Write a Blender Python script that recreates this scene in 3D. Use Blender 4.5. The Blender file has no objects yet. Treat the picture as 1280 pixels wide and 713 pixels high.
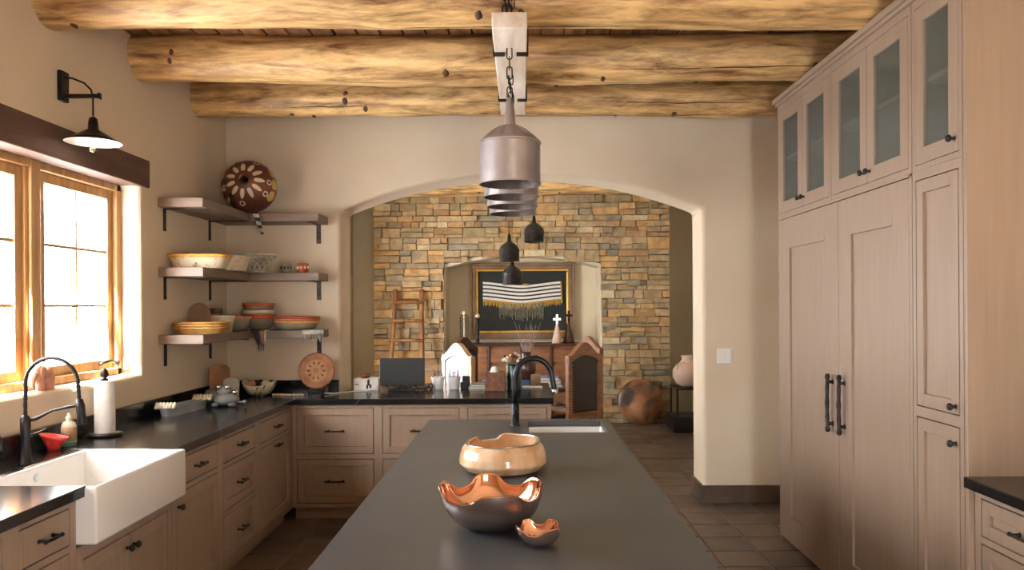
import bpy, bmesh, math, random
from mathutils import Vector, Matrix, noise
PI = math.pi
R = random.Random(7)
scene = bpy.context.scene
COL = scene.collection

# ------------------------------------------------------------------ camera
cam = bpy.data.cameras.new('camera'); camo = bpy.data.objects.new('camera', cam); COL.objects.link(camo)
camo.location = (0, 0, 1.6); camo.rotation_euler = (PI/2, math.radians(0.33), 0)
cam.sensor_width = 36; cam.lens = 960/1280*36
cam.shift_x = -0.0094; cam.shift_y = 0.0207
cam.clip_start = 0.05
scene.camera = camo
# ------------------------------------------------------------------ world, sun, windows, exposure
w = bpy.data.worlds.new('world'); scene.world = w; w.use_nodes = True
bg = w.node_tree.nodes['Background']; bg.inputs[0].default_value = (.97, .985, 1.0, 1); bg.inputs[1].default_value = 21.0
sun = bpy.data.lights.new('sun_offscreen', 'SUN'); sun.energy = 310; sun.angle = math.radians(1.5); sun.color = (1, .86, .66)
suno = bpy.data.objects.new('sun_offscreen', sun); COL.objects.link(suno)
suno.rotation_euler = Vector((.25, 1, -1.05)).to_track_quat('-Z', 'Y').to_euler()
def portal(name, loc, d, sx, sy):      # guides daylight sampling through a real opening; emits nothing itself
    l = bpy.data.lights.new(name, 'AREA'); l.shape = 'RECTANGLE'; l.size = sx; l.size_y = sy
    l.cycles.is_portal = True
    o = bpy.data.objects.new(name, l); COL.objects.link(o); o.location = loc
    o.rotation_euler = Vector(d).to_track_quat('-Z', 'Y').to_euler()
portal('window_left_offscreen', (-2.72, 3.5, 1.78), (1, 0, 0), 1.3, 2.7)
portal('garden_door_rear_offscreen', (1.1, -1.62, 1.1), (0, 1, 0), .8, 2.3)
portal('window_dining_offscreen', (-2.75, 8.3, 1.5), (1, 0, 0), 1.9, 1.4)
vs = scene.view_settings
vs.view_transform = 'Standard'; vs.look = 'None'; vs.gamma = 1; vs.use_curve_mapping = False
vs.exposure = 0.76
scene.cycles.max_bounces = 10; scene.cycles.diffuse_bounces = 6; scene.cycles.transparent_max_bounces = 16
scene.cycles.sample_clamp_indirect = 6; scene.cycles.caustics_reflective = False; scene.cycles.caustics_refractive = False

# ------------------------------------------------------------------ materials
def S(r, g, b):
    f = lambda c: (c/255/12.92 if c/255 <= .04045 else ((c/255+.055)/1.055)**2.4)
    return (f(r), f(g), f(b), 1)
MATS = {}
def M(name, c1, c2=None, scale=6, stretch=(1, 1, 1), rough=.5, metal=0, bump=0, bscale=None, lo=.35, hi=.65, rand=0, spec=.5, detail=5, coat=0, dist=0, nr=.5):
    m = bpy.data.materials.new(name); m.use_nodes = True; MATS[name] = m
    nt = m.node_tree; N = nt.nodes; L = nt.links
    b = N['Principled BSDF']; b.inputs['Roughness'].default_value = rough; b.inputs['Metallic'].default_value = metal
    b.inputs['Specular IOR Level'].default_value = spec; b.inputs['Coat Weight'].default_value = coat
    c2 = c2 or tuple(min(1, x*.8) for x in c1[:3])+(1,)
    tc = N.new('ShaderNodeTexCoord'); mp = N.new('ShaderNodeMapping'); mp.inputs['Scale'].default_value = stretch
    L.new(tc.outputs['Object'], mp.inputs['Vector'])
    oi = N.new('ShaderNodeObjectInfo')
    if rand:
        ad = N.new('ShaderNodeVectorMath'); ad.operation = 'ADD'
        sc = N.new('ShaderNodeMath'); sc.operation = 'MULTIPLY'; sc.inputs[1].default_value = 37.
        L.new(oi.outputs['Random'], sc.inputs[0]); L.new(mp.outputs[0], ad.inputs[0]); L.new(sc.outputs[0], ad.inputs[1])
        vec = ad.outputs[0]
    else: vec = mp.outputs[0]
    nz = N.new('ShaderNodeTexNoise'); nz.inputs['Scale'].default_value = scale; nz.inputs['Detail'].default_value = detail
    nz.inputs['Distortion'].default_value = dist; nz.inputs['Roughness'].default_value = nr
    L.new(vec, nz.inputs['Vector'])
    cr = N.new('ShaderNodeValToRGB'); cr.color_ramp.elements[0].position = lo; cr.color_ramp.elements[1].position = hi
    cr.color_ramp.elements[0].color = c1; cr.color_ramp.elements[1].color = c2
    L.new(nz.outputs['Fac'], cr.inputs['Fac'])
    out = cr.outputs['Color']
    if rand:
        hs = N.new('ShaderNodeHueSaturation'); mr = N.new('ShaderNodeMapRange')
        mr.inputs['To Min'].default_value = 1-rand; mr.inputs['To Max'].default_value = 1+rand
        L.new(oi.outputs['Random'], mr.inputs['Value']); L.new(mr.outputs[0], hs.inputs['Value']); L.new(out, hs.inputs['Color'])
        out = hs.outputs['Color']
    L.new(out, b.inputs['Base Color'])
    if bump:
        n2 = N.new('ShaderNodeTexNoise'); n2.inputs['Scale'].default_value = bscale or scale*3; n2.inputs['Detail'].default_value = 5
        L.new(vec, n2.inputs['Vector'])
        bp = N.new('ShaderNodeBump'); bp.inputs['Strength'].default_value = bump; bp.inputs['Distance'].default_value = .01
        L.new(n2.outputs['Fac'], bp.inputs['Height']); L.new(bp.outputs[0], b.inputs['Normal'])
    return m
def glassmat(name, tint, gloss=.08, rough=.02, opac=0, ocol=(.5, .5, .5, 1), bump=0):
    m = bpy.data.materials.new(name); m.use_nodes = True; MATS[name] = m
    nt = m.node_tree; N = nt.nodes; L = nt.links; N.remove(N['Principled BSDF'])
    t = N.new('ShaderNodeBsdfTransparent'); t.inputs[0].default_value = tint
    g = N.new('ShaderNodeBsdfGlossy'); g.inputs['Roughness'].default_value = rough
    mx = N.new('ShaderNodeMixShader'); mx.inputs[0].default_value = gloss
    L.new(t.outputs[0], mx.inputs[1]); L.new(g.outputs[0], mx.inputs[2])
    out = mx.outputs[0]
    if bump:
        tc = N.new('ShaderNodeTexCoord'); mp = N.new('ShaderNodeMapping'); mp.inputs['Scale'].default_value = (1, 1, .12)
        nz = N.new('ShaderNodeTexNoise'); nz.inputs['Scale'].default_value = 60; bp = N.new('ShaderNodeBump'); bp.inputs['Strength'].default_value = bump
        L.new(tc.outputs['Object'], mp.inputs[0]); L.new(mp.outputs[0], nz.inputs['Vector']); L.new(nz.outputs['Fac'], bp.inputs['Height']); L.new(bp.outputs[0], g.inputs['Normal'])
    if opac:
        d = N.new('ShaderNodeBsdfDiffuse'); d.inputs[0].default_value = ocol
        m2 = N.new('ShaderNodeMixShader'); m2.inputs[0].default_value = opac
        L.new(out, m2.inputs[1]); L.new(d.outputs[0], m2.inputs[2]); out = m2.outputs[0]
    L.new(out, N['Material Output'].inputs['Surface'])
    return m
M('plaster', S(222, 205, 180), S(214, 196, 170), 1.3, rough=.85, bump=.06, bscale=9, spec=.2)
M('dining_plaster', S(218, 206, 180), S(210, 197, 170), 1.3, rough=.85, bump=.06, bscale=9, spec=.2)
M('tile', S(116, 99, 87), S(86, 74, 66), 4, rough=.36, bump=.12, bscale=14, rand=.22)
M('grout', S(158, 146, 132), S(138, 126, 114), 30, rough=.9)
M('base_tile', S(98, 78, 60), S(66, 52, 40), 5, rough=.5, bump=.1)
M('log', S(112, 72, 36), S(234, 194, 132), 5.5, (.4, 2.6, 2.6), rough=.5, bump=.6, bscale=9, lo=.36, hi=.62, rand=.08, detail=12, dist=.35, nr=.68)
M('knot', S(60, 34, 16), S(96, 58, 26), 14, rough=.6)
M('crack_shade', S(38, 22, 12), S(50, 30, 16), 14, rough=.8)  # dark brown standing for the shade inside the drying cracks
M('deck', S(92, 58, 30), S(130, 88, 50), 5, (4, .5, 1), rough=.7, bump=.2, rand=.2)
M('lintel', S(78, 56, 46), S(100, 74, 60), 3, (3, .5, 3), rough=.7, bump=.25)
M('cab', S(158, 136, 118), S(147, 125, 107), 8, (6, 6, .3), rough=.42, bump=.04, bscale=24, lo=.25, hi=.8)
M('cab_in', S(150, 146, 136), S(140, 134, 124), 5, rough=.7)
M('stone_top', S(18, 19, 20), S(34, 36, 38), 3, rough=.17, bump=.03, bscale=20, lo=.45, hi=.8)
M('vein', S(110, 110, 105), S(130, 130, 125), 5, rough=.3)
M('island_top', S(74, 76, 80), S(64, 66, 70), 2.5, rough=.36, bump=.02, bscale=40)
M('porcelain', S(244, 243, 240), S(238, 237, 234), 2, rough=.12, coat=.5)
M('black_metal', S(26, 25, 26), S(40, 38, 38), 12, rough=.38, metal=.6)
M('iron', S(34, 30, 29), S(58, 50, 46), 22, rough=.45, metal=.7, bump=.2)
M('faucet_metal', S(38, 40, 46), S(54, 56, 62), 10, rough=.28, metal=.85)
M('pend_metal', S(198, 190, 190), S(146, 136, 136), 5, rough=.3, metal=.65, bump=.3, bscale=7, lo=.3, hi=.75)
M('pend_dark', S(62, 60, 60), S(38, 37, 37), 9, rough=.4, metal=.75, bump=.1)
M('pend_inner', S(70, 60, 56), S(96, 84, 78), 8, rough=.5, metal=.6)
M('whitewash', S(244, 232, 218), S(206, 184, 160), 3, (3, .5, 3), rough=.75, bump=.3)
M('win_wood', S(198, 158, 108), S(168, 126, 78), 5, (5, 5, .4), rough=.4, bump=.08)
M('shelf_wood', S(132, 112, 96), S(112, 94, 80), 4, (.5, .5, 6), rough=.5, bump=.1)
M('copper', S(238, 186, 160), S(222, 162, 132), 3, rough=.09, metal=1)
M('bronze_out', S(176, 160, 154), S(118, 102, 96), 4, (1, 1, 5), rough=.26, metal=.85, bump=.15, bscale=6)
M('turned_wood', S(236, 206, 172), S(202, 156, 110), 3.0, (4, 4, .8), rough=.22, bump=.04, coat=.5)
M('turned_dark', S(70, 44, 26), S(112, 74, 44), 3, rough=.4)
M('terracotta', S(190, 92, 50), S(170, 78, 40), 5, rough=.55)
M('clay', S(196, 140, 116), S(178, 122, 98), 5, rough=.7, bump=.1)
M('clay_grey', S(150, 140, 120), S(132, 122, 104), 6, rough=.6)
M('cream', S(226, 214, 190), S(206, 192, 166), 8, rough=.6)
M('paper', S(246, 242, 236), S(238, 234, 228), 30, rough=.9, bump=.1)
M('red', S(216, 62, 52), S(200, 54, 46), 5, rough=.35)
M('bottle', S(228, 222, 200), S(214, 208, 186), 5, rough=.25)
M('label_tan', S(186, 150, 110), S(160, 126, 90), 8, rough=.6)
M('label_green', S(90, 140, 110), S(80, 130, 100), 8, rough=.6)
M('steel', S(206, 208, 212), S(190, 192, 196), 6, rough=.25, metal=.9)
M('tin', S(196, 200, 206), S(176, 180, 186), 6, rough=.3, metal=.35)
M('frog', S(128, 130, 126), S(104, 106, 104), 9, rough=.6, bump=.15)
M('chrome', S(240, 240, 240), S(230, 230, 230), 3, rough=.06, metal=1)
M('wood_mid', S(150, 104, 66), S(116, 76, 44), 4, (4, 4, .6), rough=.5, bump=.15)
M('wood_dark', S(82, 46, 28), S(58, 32, 20), 4, (4, 4, .6), rough=.35, bump=.12)
M('wood_red', S(146, 100, 68), S(112, 74, 48), 4, (1, 4, 4), rough=.4, bump=.12)
M('pale_wood', S(214, 178, 140), S(190, 152, 112), 4, (4, 4, .6), rough=.25, coat=.5, bump=.08)
M('leather_dark', S(28, 24, 22), S(40, 34, 31), 10, rough=.35, bump=.1)
M('leather_pale', S(178, 190, 208), S(166, 178, 196), 10, rough=.3, bump=.06)
M('ladder', S(160, 112, 66), S(118, 78, 42), 5, (3, 3, .5), rough=.6, bump=.3)
M('gold', S(214, 166, 78), S(190, 140, 56), 8, rough=.35, metal=.7)
M('frame_wood', S(140, 112, 82), S(112, 86, 60), 4, rough=.5, bump=.15)
M('mat_dark', S(40, 42, 40), S(48, 50, 47), 12, rough=.9)
M('wool_white', S(232, 230, 224), S(216, 212, 204), 60, rough=.95, bump=.3)
M('wool_black', S(36, 34, 36), S(50, 48, 50), 60, rough=.95, bump=.3)
M('fringe_gold', S(206, 166, 72), S(170, 130, 50), 60, rough=.9, bump=.3)
M('fringe_grey', S(150, 146, 124), S(110, 104, 84), 60, rough=.9, bump=.3)
M('screen', S(44, 46, 46), S(50, 52, 52), 4, rough=.5)
M('black_plastic', S(20, 20, 21), S(28, 28, 29), 9, rough=.4)
M('tissue_box', S(140, 92, 64), S(104, 66, 44), 26, rough=.5, bump=.25)
M('green_glaze', S(44, 62, 48), S(30, 44, 34), 8, rough=.3)
M('vase_dark', S(74, 42, 34), S(44, 26, 22), 5, rough=.3)
M('petal_white', S(240, 230, 206), S(226, 212, 180), 20, rough=.8)
M('petal_red', S(150, 30, 36), S(120, 20, 28), 20, rough=.8)
M('petal_pink', S(226, 60, 120), S(206, 44, 100), 20, rough=.7)
M('leaf', S(80, 140, 56), S(60, 116, 44), 8, rough=.5)
M('twig', S(176, 156, 146), S(150, 130, 120), 8, rough=.8)
M('blue', S(92, 124, 178), S(80, 110, 160), 8, rough=.4)
M('sage', S(140, 152, 132), S(122, 134, 114), 8, rough=.5)
M('basket_y', S(226, 172, 84), S(206, 146, 62), 30, (1, 1, 4), rough=.6, bump=.3)
M('basket_c', S(214, 196, 166), S(120, 92, 68), 34, rough=.8, bump=.4, lo=.55, hi=.72)
M('lattice', S(206, 200, 180), S(184, 176, 154), 20, rough=.7)
M('gold_rim', S(206, 160, 92), S(180, 132, 70), 30, (1, 1, 3), rough=.35, metal=.4, bump=.2)
M('plaque', S(140, 106, 84), S(116, 84, 64), 6, rough=.6, bump=.2)
M('cloth_dark', S(44, 42, 52), S(66, 60, 66), 30, rough=.9)
M('cloth_white', S(200, 196, 188), S(150, 144, 136), 26, rough=.9)
M('carved', S(186, 130, 90), S(150, 98, 64), 12, rough=.55, bump=.25)
M('carved_light', S(204, 156, 112), S(180, 128, 86), 12, rough=.55, bump=.2)
M('shell', S(228, 214, 190), S(170, 110, 80), 40, rough=.5)
M('disc', S(158, 106, 70), S(62, 58, 52), 4.2, rough=.35, metal=.25, bump=.1, lo=.42, hi=.62, dist=.5)
M('vase_pink', S(214, 184, 164), S(196, 164, 146), 6, rough=.7, bump=.1)
M('switch_white', S(240, 238, 230), S(234, 232, 224), 5, rough=.4)
M('sconce_in', S(236, 238, 240), S(226, 228, 230), 5, rough=.4)
M('painted', S(110, 62, 42), S(84, 46, 32), 8, rough=.45)
M('paint_yellow', S(206, 176, 100), S(186, 150, 80), 8, rough=.5)
M('paint_cream', S(222, 206, 176), S(206, 186, 154), 8, rough=.5)
M('paint_dark', S(46, 32, 28), S(60, 42, 34), 8, rough=.5)
for i, (a, b) in enumerate([((194, 168, 128), (156, 132, 98)), ((180, 158, 122), (142, 122, 94)), ((202, 166, 114), (164, 128, 84)), ((158, 146, 124), (126, 116, 98)),
                            ((218, 200, 164), (188, 168, 130)), ((180, 144, 104), (148, 114, 80)), ((172, 150, 112), (138, 120, 88))]):
    M('stone%d' % i, S(*a), S(*b), 9, rough=.85, bump=.9, bscale=18, rand=.12, lo=.36, hi=.64, nr=.65)
M('mortar', S(128, 108, 82), S(96, 82, 62), 12, rough=.95, bump=.4)
glassmat('glass', (.96, .97, .98, 1), .05)
glassmat('seeded_glass', (.86, .90, .89, 1), .12, .15, .14, S(160, 170, 164), bump=.6)
glassmat('bulb_glass', (.9, .86, .8, 1), .12)
def emit(name, col, st):
    m = bpy.data.materials.new(name); m.use_nodes = True; MATS[name] = m
    b = m.node_tree.nodes['Principled BSDF']; b.inputs['Base Color'].default_value = col
    b.inputs['Emission Color'].default_value = col; b.inputs['Emission Strength'].default_value = st
emit('filament', (1, .72, .22, 1), 6)

# ------------------------------------------------------------------ mesh helpers
BASE = {}
class MB:
    def __init__(s): s.v = []; s.f = []; s.m = []
    def add(s, vs, fs, mi=0):
        n = len(s.v); s.v += [Vector(v) for v in vs]; s.f += [tuple(i+n for i in f) for f in fs]; s.m += [mi]*len(fs); return s
    def box(s, x0, x1, y0, y1, z0, z1, mi=0):
        x0, x1 = min(x0, x1), max(x0, x1); y0, y1 = min(y0, y1), max(y0, y1); z0, z1 = min(z0, z1), max(z0, z1)
        return s.add([(x, y, z) for x in (x0, x1) for y in (y0, y1) for z in (z0, z1)],
                     [(0, 1, 3, 2), (4, 6, 7, 5), (0, 4, 5, 1), (2, 3, 7, 6), (0, 2, 6, 4), (1, 5, 7, 3)], mi)
    def grid(s, nu, nv, fn, cu=False, cv=False, mi=0, mfn=None):
        n = len(s.v)
        for j in range(nv):
            for i in range(nu): s.v.append(Vector(fn(i/(nu if cu else nu-1), j/(nv if cv else nv-1))))
        for j in range(nv if cv else nv-1):
            for i in range(nu if cu else nu-1):
                a, b = n+j*nu+i, n+j*nu+(i+1) % nu
                c, d = n+((j+1) % nv)*nu+(i+1) % nu, n+((j+1) % nv)*nu+i
                s.f.append((a, b, c, d)); s.m.append(mfn(i, j) if mfn else mi)
        return s
    def lathe(s, prof, c=(0, 0, 0), seg=24, axis='z', mi=0, mod=None):
        def fn(u, v):
            k = min(int(round(v*(len(prof)-1))), len(prof)-1); r, h = prof[k]; a = u*2*PI
            if mod: r, h = mod(r, h, a, k)
            p = (r*math.cos(a), r*math.sin(a), h)
            if axis == 'y': p = (p[0], h, p[1])
            if axis == 'x': p = (h, p[0], p[1])
            return (c[0]+p[0], c[1]+p[1], c[2]+p[2])
        return s.grid(seg, len(prof), fn, cu=True, mi=mi)
    def tube(s, pts, r, seg=8, cap=True, mi=0, closed=False):
        pts = [Vector(p) for p in pts]; n = len(pts); rr = r if isinstance(r, (list, tuple)) else [r]*n
        st = len(s.v); ref = None
        for i, p in enumerate(pts):
            if closed: t = pts[(i+1) % n]-pts[i-1]
            else: t = (pts[min(i+1, n-1)]-pts[max(i-1, 0)])
            t.normalize()
            if ref is None: ref = t.orthogonal().normalized()
            else:
                ref = (ref-t*ref.dot(t))
                ref = ref.normalized() if ref.length > 1e-6 else t.orthogonal().normalized()
            bn = t.cross(ref)
            for k in range(seg):
                a = 2*PI*k/seg; s.v.append(p+(ref*math.cos(a)+bn*math.sin(a))*rr[i])
        for i in range(n if closed else n-1):
            for k in range(seg):
                a, b = st+i*seg+k, st+i*seg+(k+1) % seg
                j = (i+1) % n
                s.f.append((a, b, st+j*seg+(k+1) % seg, st+j*seg+k)); s.m.append(mi)
        if cap and not closed:
            s.f.append(tuple(st+k for k in range(seg))[::-1]); s.m.append(mi)
            s.f.append(tuple(st+(n-1)*seg+k for k in range(seg))); s.m.append(mi)
        return s
    def ball(s, c, r, seg=14, ring=9, mi=0, fn=None):
        rx, ry, rz = r if isinstance(r, (tuple, list)) else (r, r, r)
        def f(u, v):
            a = u*2*PI; b = -PI/2+v*PI
            p = Vector((rx*math.cos(b)*math.cos(a), ry*math.cos(b)*math.sin(a), rz*math.sin(b)))
            if fn: p = Vector(fn(p))
            return Vector(c)+p
        return s.grid(seg, ring, f, cu=True, mi=mi)
    def prism(s, poly, y0, y1, mi=0):     # poly in (x, z), extruded along y
        n = len(poly)
        vs = [(x, y0, z) for x, z in poly]+[(x, y1, z) for x, z in poly]
        fs = [tuple(range(n)), tuple(range(2*n-1, n-1, -1))]+[(i, i+n, (i+1) % n+n, (i+1) % n) for i in range(n)]
        return s.add(vs, fs, mi)
    def rot(s, ang, axis, c=(0, 0, 0), start=0):
        m = Matrix.Rotation(ang, 3, axis); c = Vector(c)
        for i in range(start, len(s.v)): s.v[i] = m @ (s.v[i]-c)+c
        return s
    def build(s, name, mat, parent=None, smooth=False, bevel=0, local=False, segs=2):
        me = bpy.data.meshes.new(name)
        if parent is None:
            if local: b = Vector((0, 0, 0))
            else:
                xs = [v.x for v in s.v]; ys = [v.y for v in s.v]; zs = [v.z for v in s.v]
                b = Vector(((min(xs)+max(xs))/2, (min(ys)+max(ys))/2, min(zs)))
        else: b = BASE.get(parent.name, Vector((0, 0, 0)))
        me.from_pydata([v-b for v in s.v], [], s.f)
        bm = bmesh.new(); bm.from_mesh(me); bmesh.ops.remove_doubles(bm, verts=bm.verts, dist=1e-5)
        bmesh.ops.recalc_face_normals(bm, faces=bm.faces); bm.to_mesh(me); bm.free()
        mats = mat if isinstance(mat, (list, tuple)) else [mat]
        for m in mats: me.materials.append(MATS[m])
        if len(mats) > 1 and len(me.polygons) == len(s.m): me.polygons.foreach_set('material_index', s.m)
        if smooth: me.shade_smooth() if smooth is True else me.shade_smooth()
        o = bpy.data.objects.new(name, me); COL.objects.link(o)
        if parent is None: o.location = b
        else: o.parent = parent
        BASE[o.name] = b
        if bevel:
            md = o.modifiers.new('bevel', 'BEVEL'); md.width = bevel; md.segments = segs; md.limit_method = 'ANGLE'; md.angle_limit = .6
        return o
def smooth_by_angle(o, ang=.7):
    me = o.data; bm = bmesh.new(); bm.from_mesh(me)
    for f in bm.faces: f.smooth = True
    for e in bm.edges:
        if len(e.link_faces) == 2 and e.calc_face_angle(0) > ang: e.smooth = False
    bm.to_mesh(me); bm.free(); return o
def thing(name, label, cat, loc=(0, 0, 0), group=None, rz=0, local=False):
    o = bpy.data.objects.new(name, None); COL.objects.link(o); o.location = loc; o.rotation_euler = (0, 0, rz); o.empty_display_size = .1
    o['label'] = label; o['category'] = cat
    if group: o['group'] = group
    BASE[o.name] = Vector((0, 0, 0)) if local else Vector(loc); return o
def tag(o, label, cat, group=None):
    o['label'] = label; o['category'] = cat
    if group: o['group'] = group
    return o
def struct(o, label=None):
    o['kind'] = 'structure'
    if label: o['label'] = label
    return o
def stuff(o): o['kind'] = 'stuff'; return o
def dup(root, loc, rz=None, label=None):
    r = root.copy(); COL.objects.link(r); r.location = loc
    if rz is not None: r.rotation_euler = (0, 0, rz)
    if label: r['label'] = label
    for ch in list(root.children):
        c = ch.copy(); COL.objects.link(c); c.parent = r
        for g in list(ch.children):
            d = g.copy(); COL.objects.link(d); d.parent = c
    return r
def arc(c, r, a0, a1, n, plane='xz'):
    o = []
    for i in range(n+1):
        a = a0+(a1-a0)*i/n; p = (r*math.cos(a), r*math.sin(a))
        o.append((c[0]+p[0], c[1], c[2]+p[1]) if plane == 'xz' else ((c[0], c[1]+p[0], c[2]+p[1]) if plane == 'yz' else (c[0]+p[0], c[1]+p[1], c[2])))
    return o
# ================================================================== THE ROOM
XL, XR, YB, YR, CZ = -2.38, 2.45, 6.2, -1.6, 3.27      # left wall, right wall, arch wall, rear wall, ceiling
WT = .38                                               # arch wall thickness
DYB = 10.95; DXL, DXR = -2.42, 2.45                    # dining room back wall and sides
# floor: slab + tiles
fl = struct(MB().box(-2.9, 2.9, YR-.2, 11.3, -.2, -.008).build('floor', 'grout', local=True))
me = None
TS = .303
for i in range(-6, 9):
    for j in range(-4, 35):
        x0 = 1.22+(i-4)*TS-.0; y0 = .75+j*TS
        if y0 > DYB-.1 or x0 > 2.3: continue
        xc, yc = x0+TS/2, y0+TS/2
        if xc < -1.78 or (y0 > 5.6 and xc < .1) or (-.45 < xc < .4 and yc < 4.5): continue
        if yc < 2.6 and xc < 0: continue
        if yc < 2.0: continue
        if xc > 1.85 and yc < 5.0: continue
        if me is None:
            t = MB().box(-TS/2+.006, TS/2-.006, -TS/2+.006, TS/2-.006, -.01, 0).build('tile', 'tile', fl, bevel=.003); me = t.data
        else:
            t = bpy.data.objects.new('tile', me); COL.objects.link(t); t.parent = fl
            md = t.modifiers.new('bevel', 'BEVEL'); md.width = .003; md.segments = 1
        t.location = (xc, yc, R.uniform(-.0012, .0012))
        t.rotation_euler = (R.uniform(-.002, .002), R.uniform(-.002, .002), 0)
# arch wall
HW, SP, AP = 1.46, 2.38, 2.666
AR = (HW*HW+(AP-SP)**2)/(2*(AP-SP)); AC = AP-AR
a0 = math.asin(HW/AR)
archp = [(AR*math.sin(t), AC+AR*math.cos(t)) for t in [-a0+2*a0*i/36 for i in range(37)]]
poly = [(-2.9, -.05), (-HW, -.05)]+archp+[(HW, -.05), (2.9, -.05), (2.9, 3.6), (-2.9, 3.6)]
wb = struct(MB().prism(poly, YB, YB+WT).build('wall_back', 'plaster', local=True, bevel=.035, segs=4))
# left wall with window opening (kitchen) and its dining continuation
WY0, WY1, WZ0, WZ1 = 2.25, 4.80, 1.19, 2.37
def wall_x(name, x0, x1, y0, y1, z0, z1, hole, mat, bev=.02):
    hy0, hy1, hz0, hz1 = hole
    vs = []; fs = []
    ys = [y0, hy0, hy1, y1]; zs = [z0, hz0, hz1, z1]
    for x in (x0, x1):
        for y in ys:
            for z in zs: vs.append((x, y, z))
    I = lambda s, a, b: s*16+a*4+b
    for a in range(3):
        for b in range(3):
            if a == 1 and b == 1: continue
            fs.append((I(0, a, b), I(0, a, b+1), I(0, a+1, b+1), I(0, a+1, b))); fs.append((I(1, a, b), I(1, a+1, b), I(1, a+1, b+1), I(1, a, b+1)))
    for (a, b, c, d) in ((1, 1, 2, 1), (2, 1, 2, 2), (2, 2, 1, 2), (1, 2, 1, 1)): fs.append((I(0, a, b), I(0, c, d), I(1, c, d), I(1, a, b)))
    for k in range(3):
        fs += [(I(0, k, 0), I(0, k+1, 0), I(1, k+1, 0), I(1, k, 0)), (I(0, k, 3), I(1, k, 3), I(1, k+1, 3), I(0, k+1, 3)),
               (I(0, 0, k), I(1, 0, k), I(1, 0, k+1), I(0, 0, k+1)), (I(0, 3, k), I(0, 3, k+1), I(1, 3, k+1), I(1, 3, k))]
    return struct(MB().add(vs, fs).build(name, mat, local=True, bevel=bev, segs=3))
wall_x('wall_left', XL-.30, XL, YR-.2, YB+.05, -.05, 3.6, (WY0, WY1, WZ0, WZ1), 'plaster', .03)
struct(MB().box(XR, XR+.2, YR-.2, YB+.05, -.05, 3.6).build('wall_right', 'plaster', local=True))
# rear wall with a wide glazed garden door that lets the sun in
mb = MB(); mb.prism([(-2.7, -.05), (.7, -.05), (.7, 2.25), (1.5, 2.25), (1.5, -.05), (2.7, -.05), (2.7, 3.6), (-2.7, 3.6)], YR-.2, YR)
struct(mb.build('wall_rear', 'plaster', local=True))
dr = struct(MB().box(.7, .78, YR-.14, YR-.06, 0, 2.25).box(1.42, 1.5, YR-.14, YR-.06, 0, 2.25).box(.7, 1.5, YR-.14, YR-.06, 2.17, 2.25).box(.78, 1.42, YR-.14, YR-.06, 1.02, 1.09).build('door_1', 'win_wood', local=True))
for za, zb in ((.02, 1.02), (1.09, 2.17)):
    MB().box(.78, 1.42, YR-.105, YR-.095, za, zb).build('pane', 'glass', dr)
# dining room shell
wall_x('wall_dining_left', DXL-.3, DXL, YB+WT-.02, DYB+.3, -.05, 3.6, (7.6, 9.0, .55, 2.4), 'dining_plaster')
struct(MB().box(DXR, DXR+.2, YB+WT-.02, DYB+.3, -.05, 3.6).build('wall_dining_right', 'dining_plaster', local=True))
# ceiling: board deck on the logs
ce = struct(MB().box(-2.9, 2.9, YR-.2, 11.3, CZ+.03, CZ+.2).build('ceiling', 'dining_plaster', local=True))
me = None
n = 0; x = -2.6
while x < 2.6:
    if me is None:
        t = MB().box(-.066, .066, 2.6, 6.25, CZ, CZ+.035).build('plank', 'deck', ce, bevel=.006); me = t.data
    else:
        t = bpy.data.objects.new('plank', me); COL.objects.link(t); t.parent = ce
        md = t.modifiers.new('bevel', 'BEVEL'); md.width = .006; md.segments = 1
    t.location = (x, 0, R.uniform(-.004, .004)); x += .14
# baseboard on the arch wall
bb = struct(MB().box(HW+.0, XR, YB-.018, YB+.002, 0, .145).build('baseboard_back', 'base_tile', local=True, bevel=.004))
for k in range(3):
    MB().box(HW+.004+k*.306, HW+.300+k*.306, YB-.024, YB-.012, .003, .142).build('tile', 'base_tile', bb, bevel=.003)
MB().box(HW-.016, HW+.002, YB-.02, YB+WT, 0, .145).build('tile', 'base_tile', bb, bevel=.004)

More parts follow.
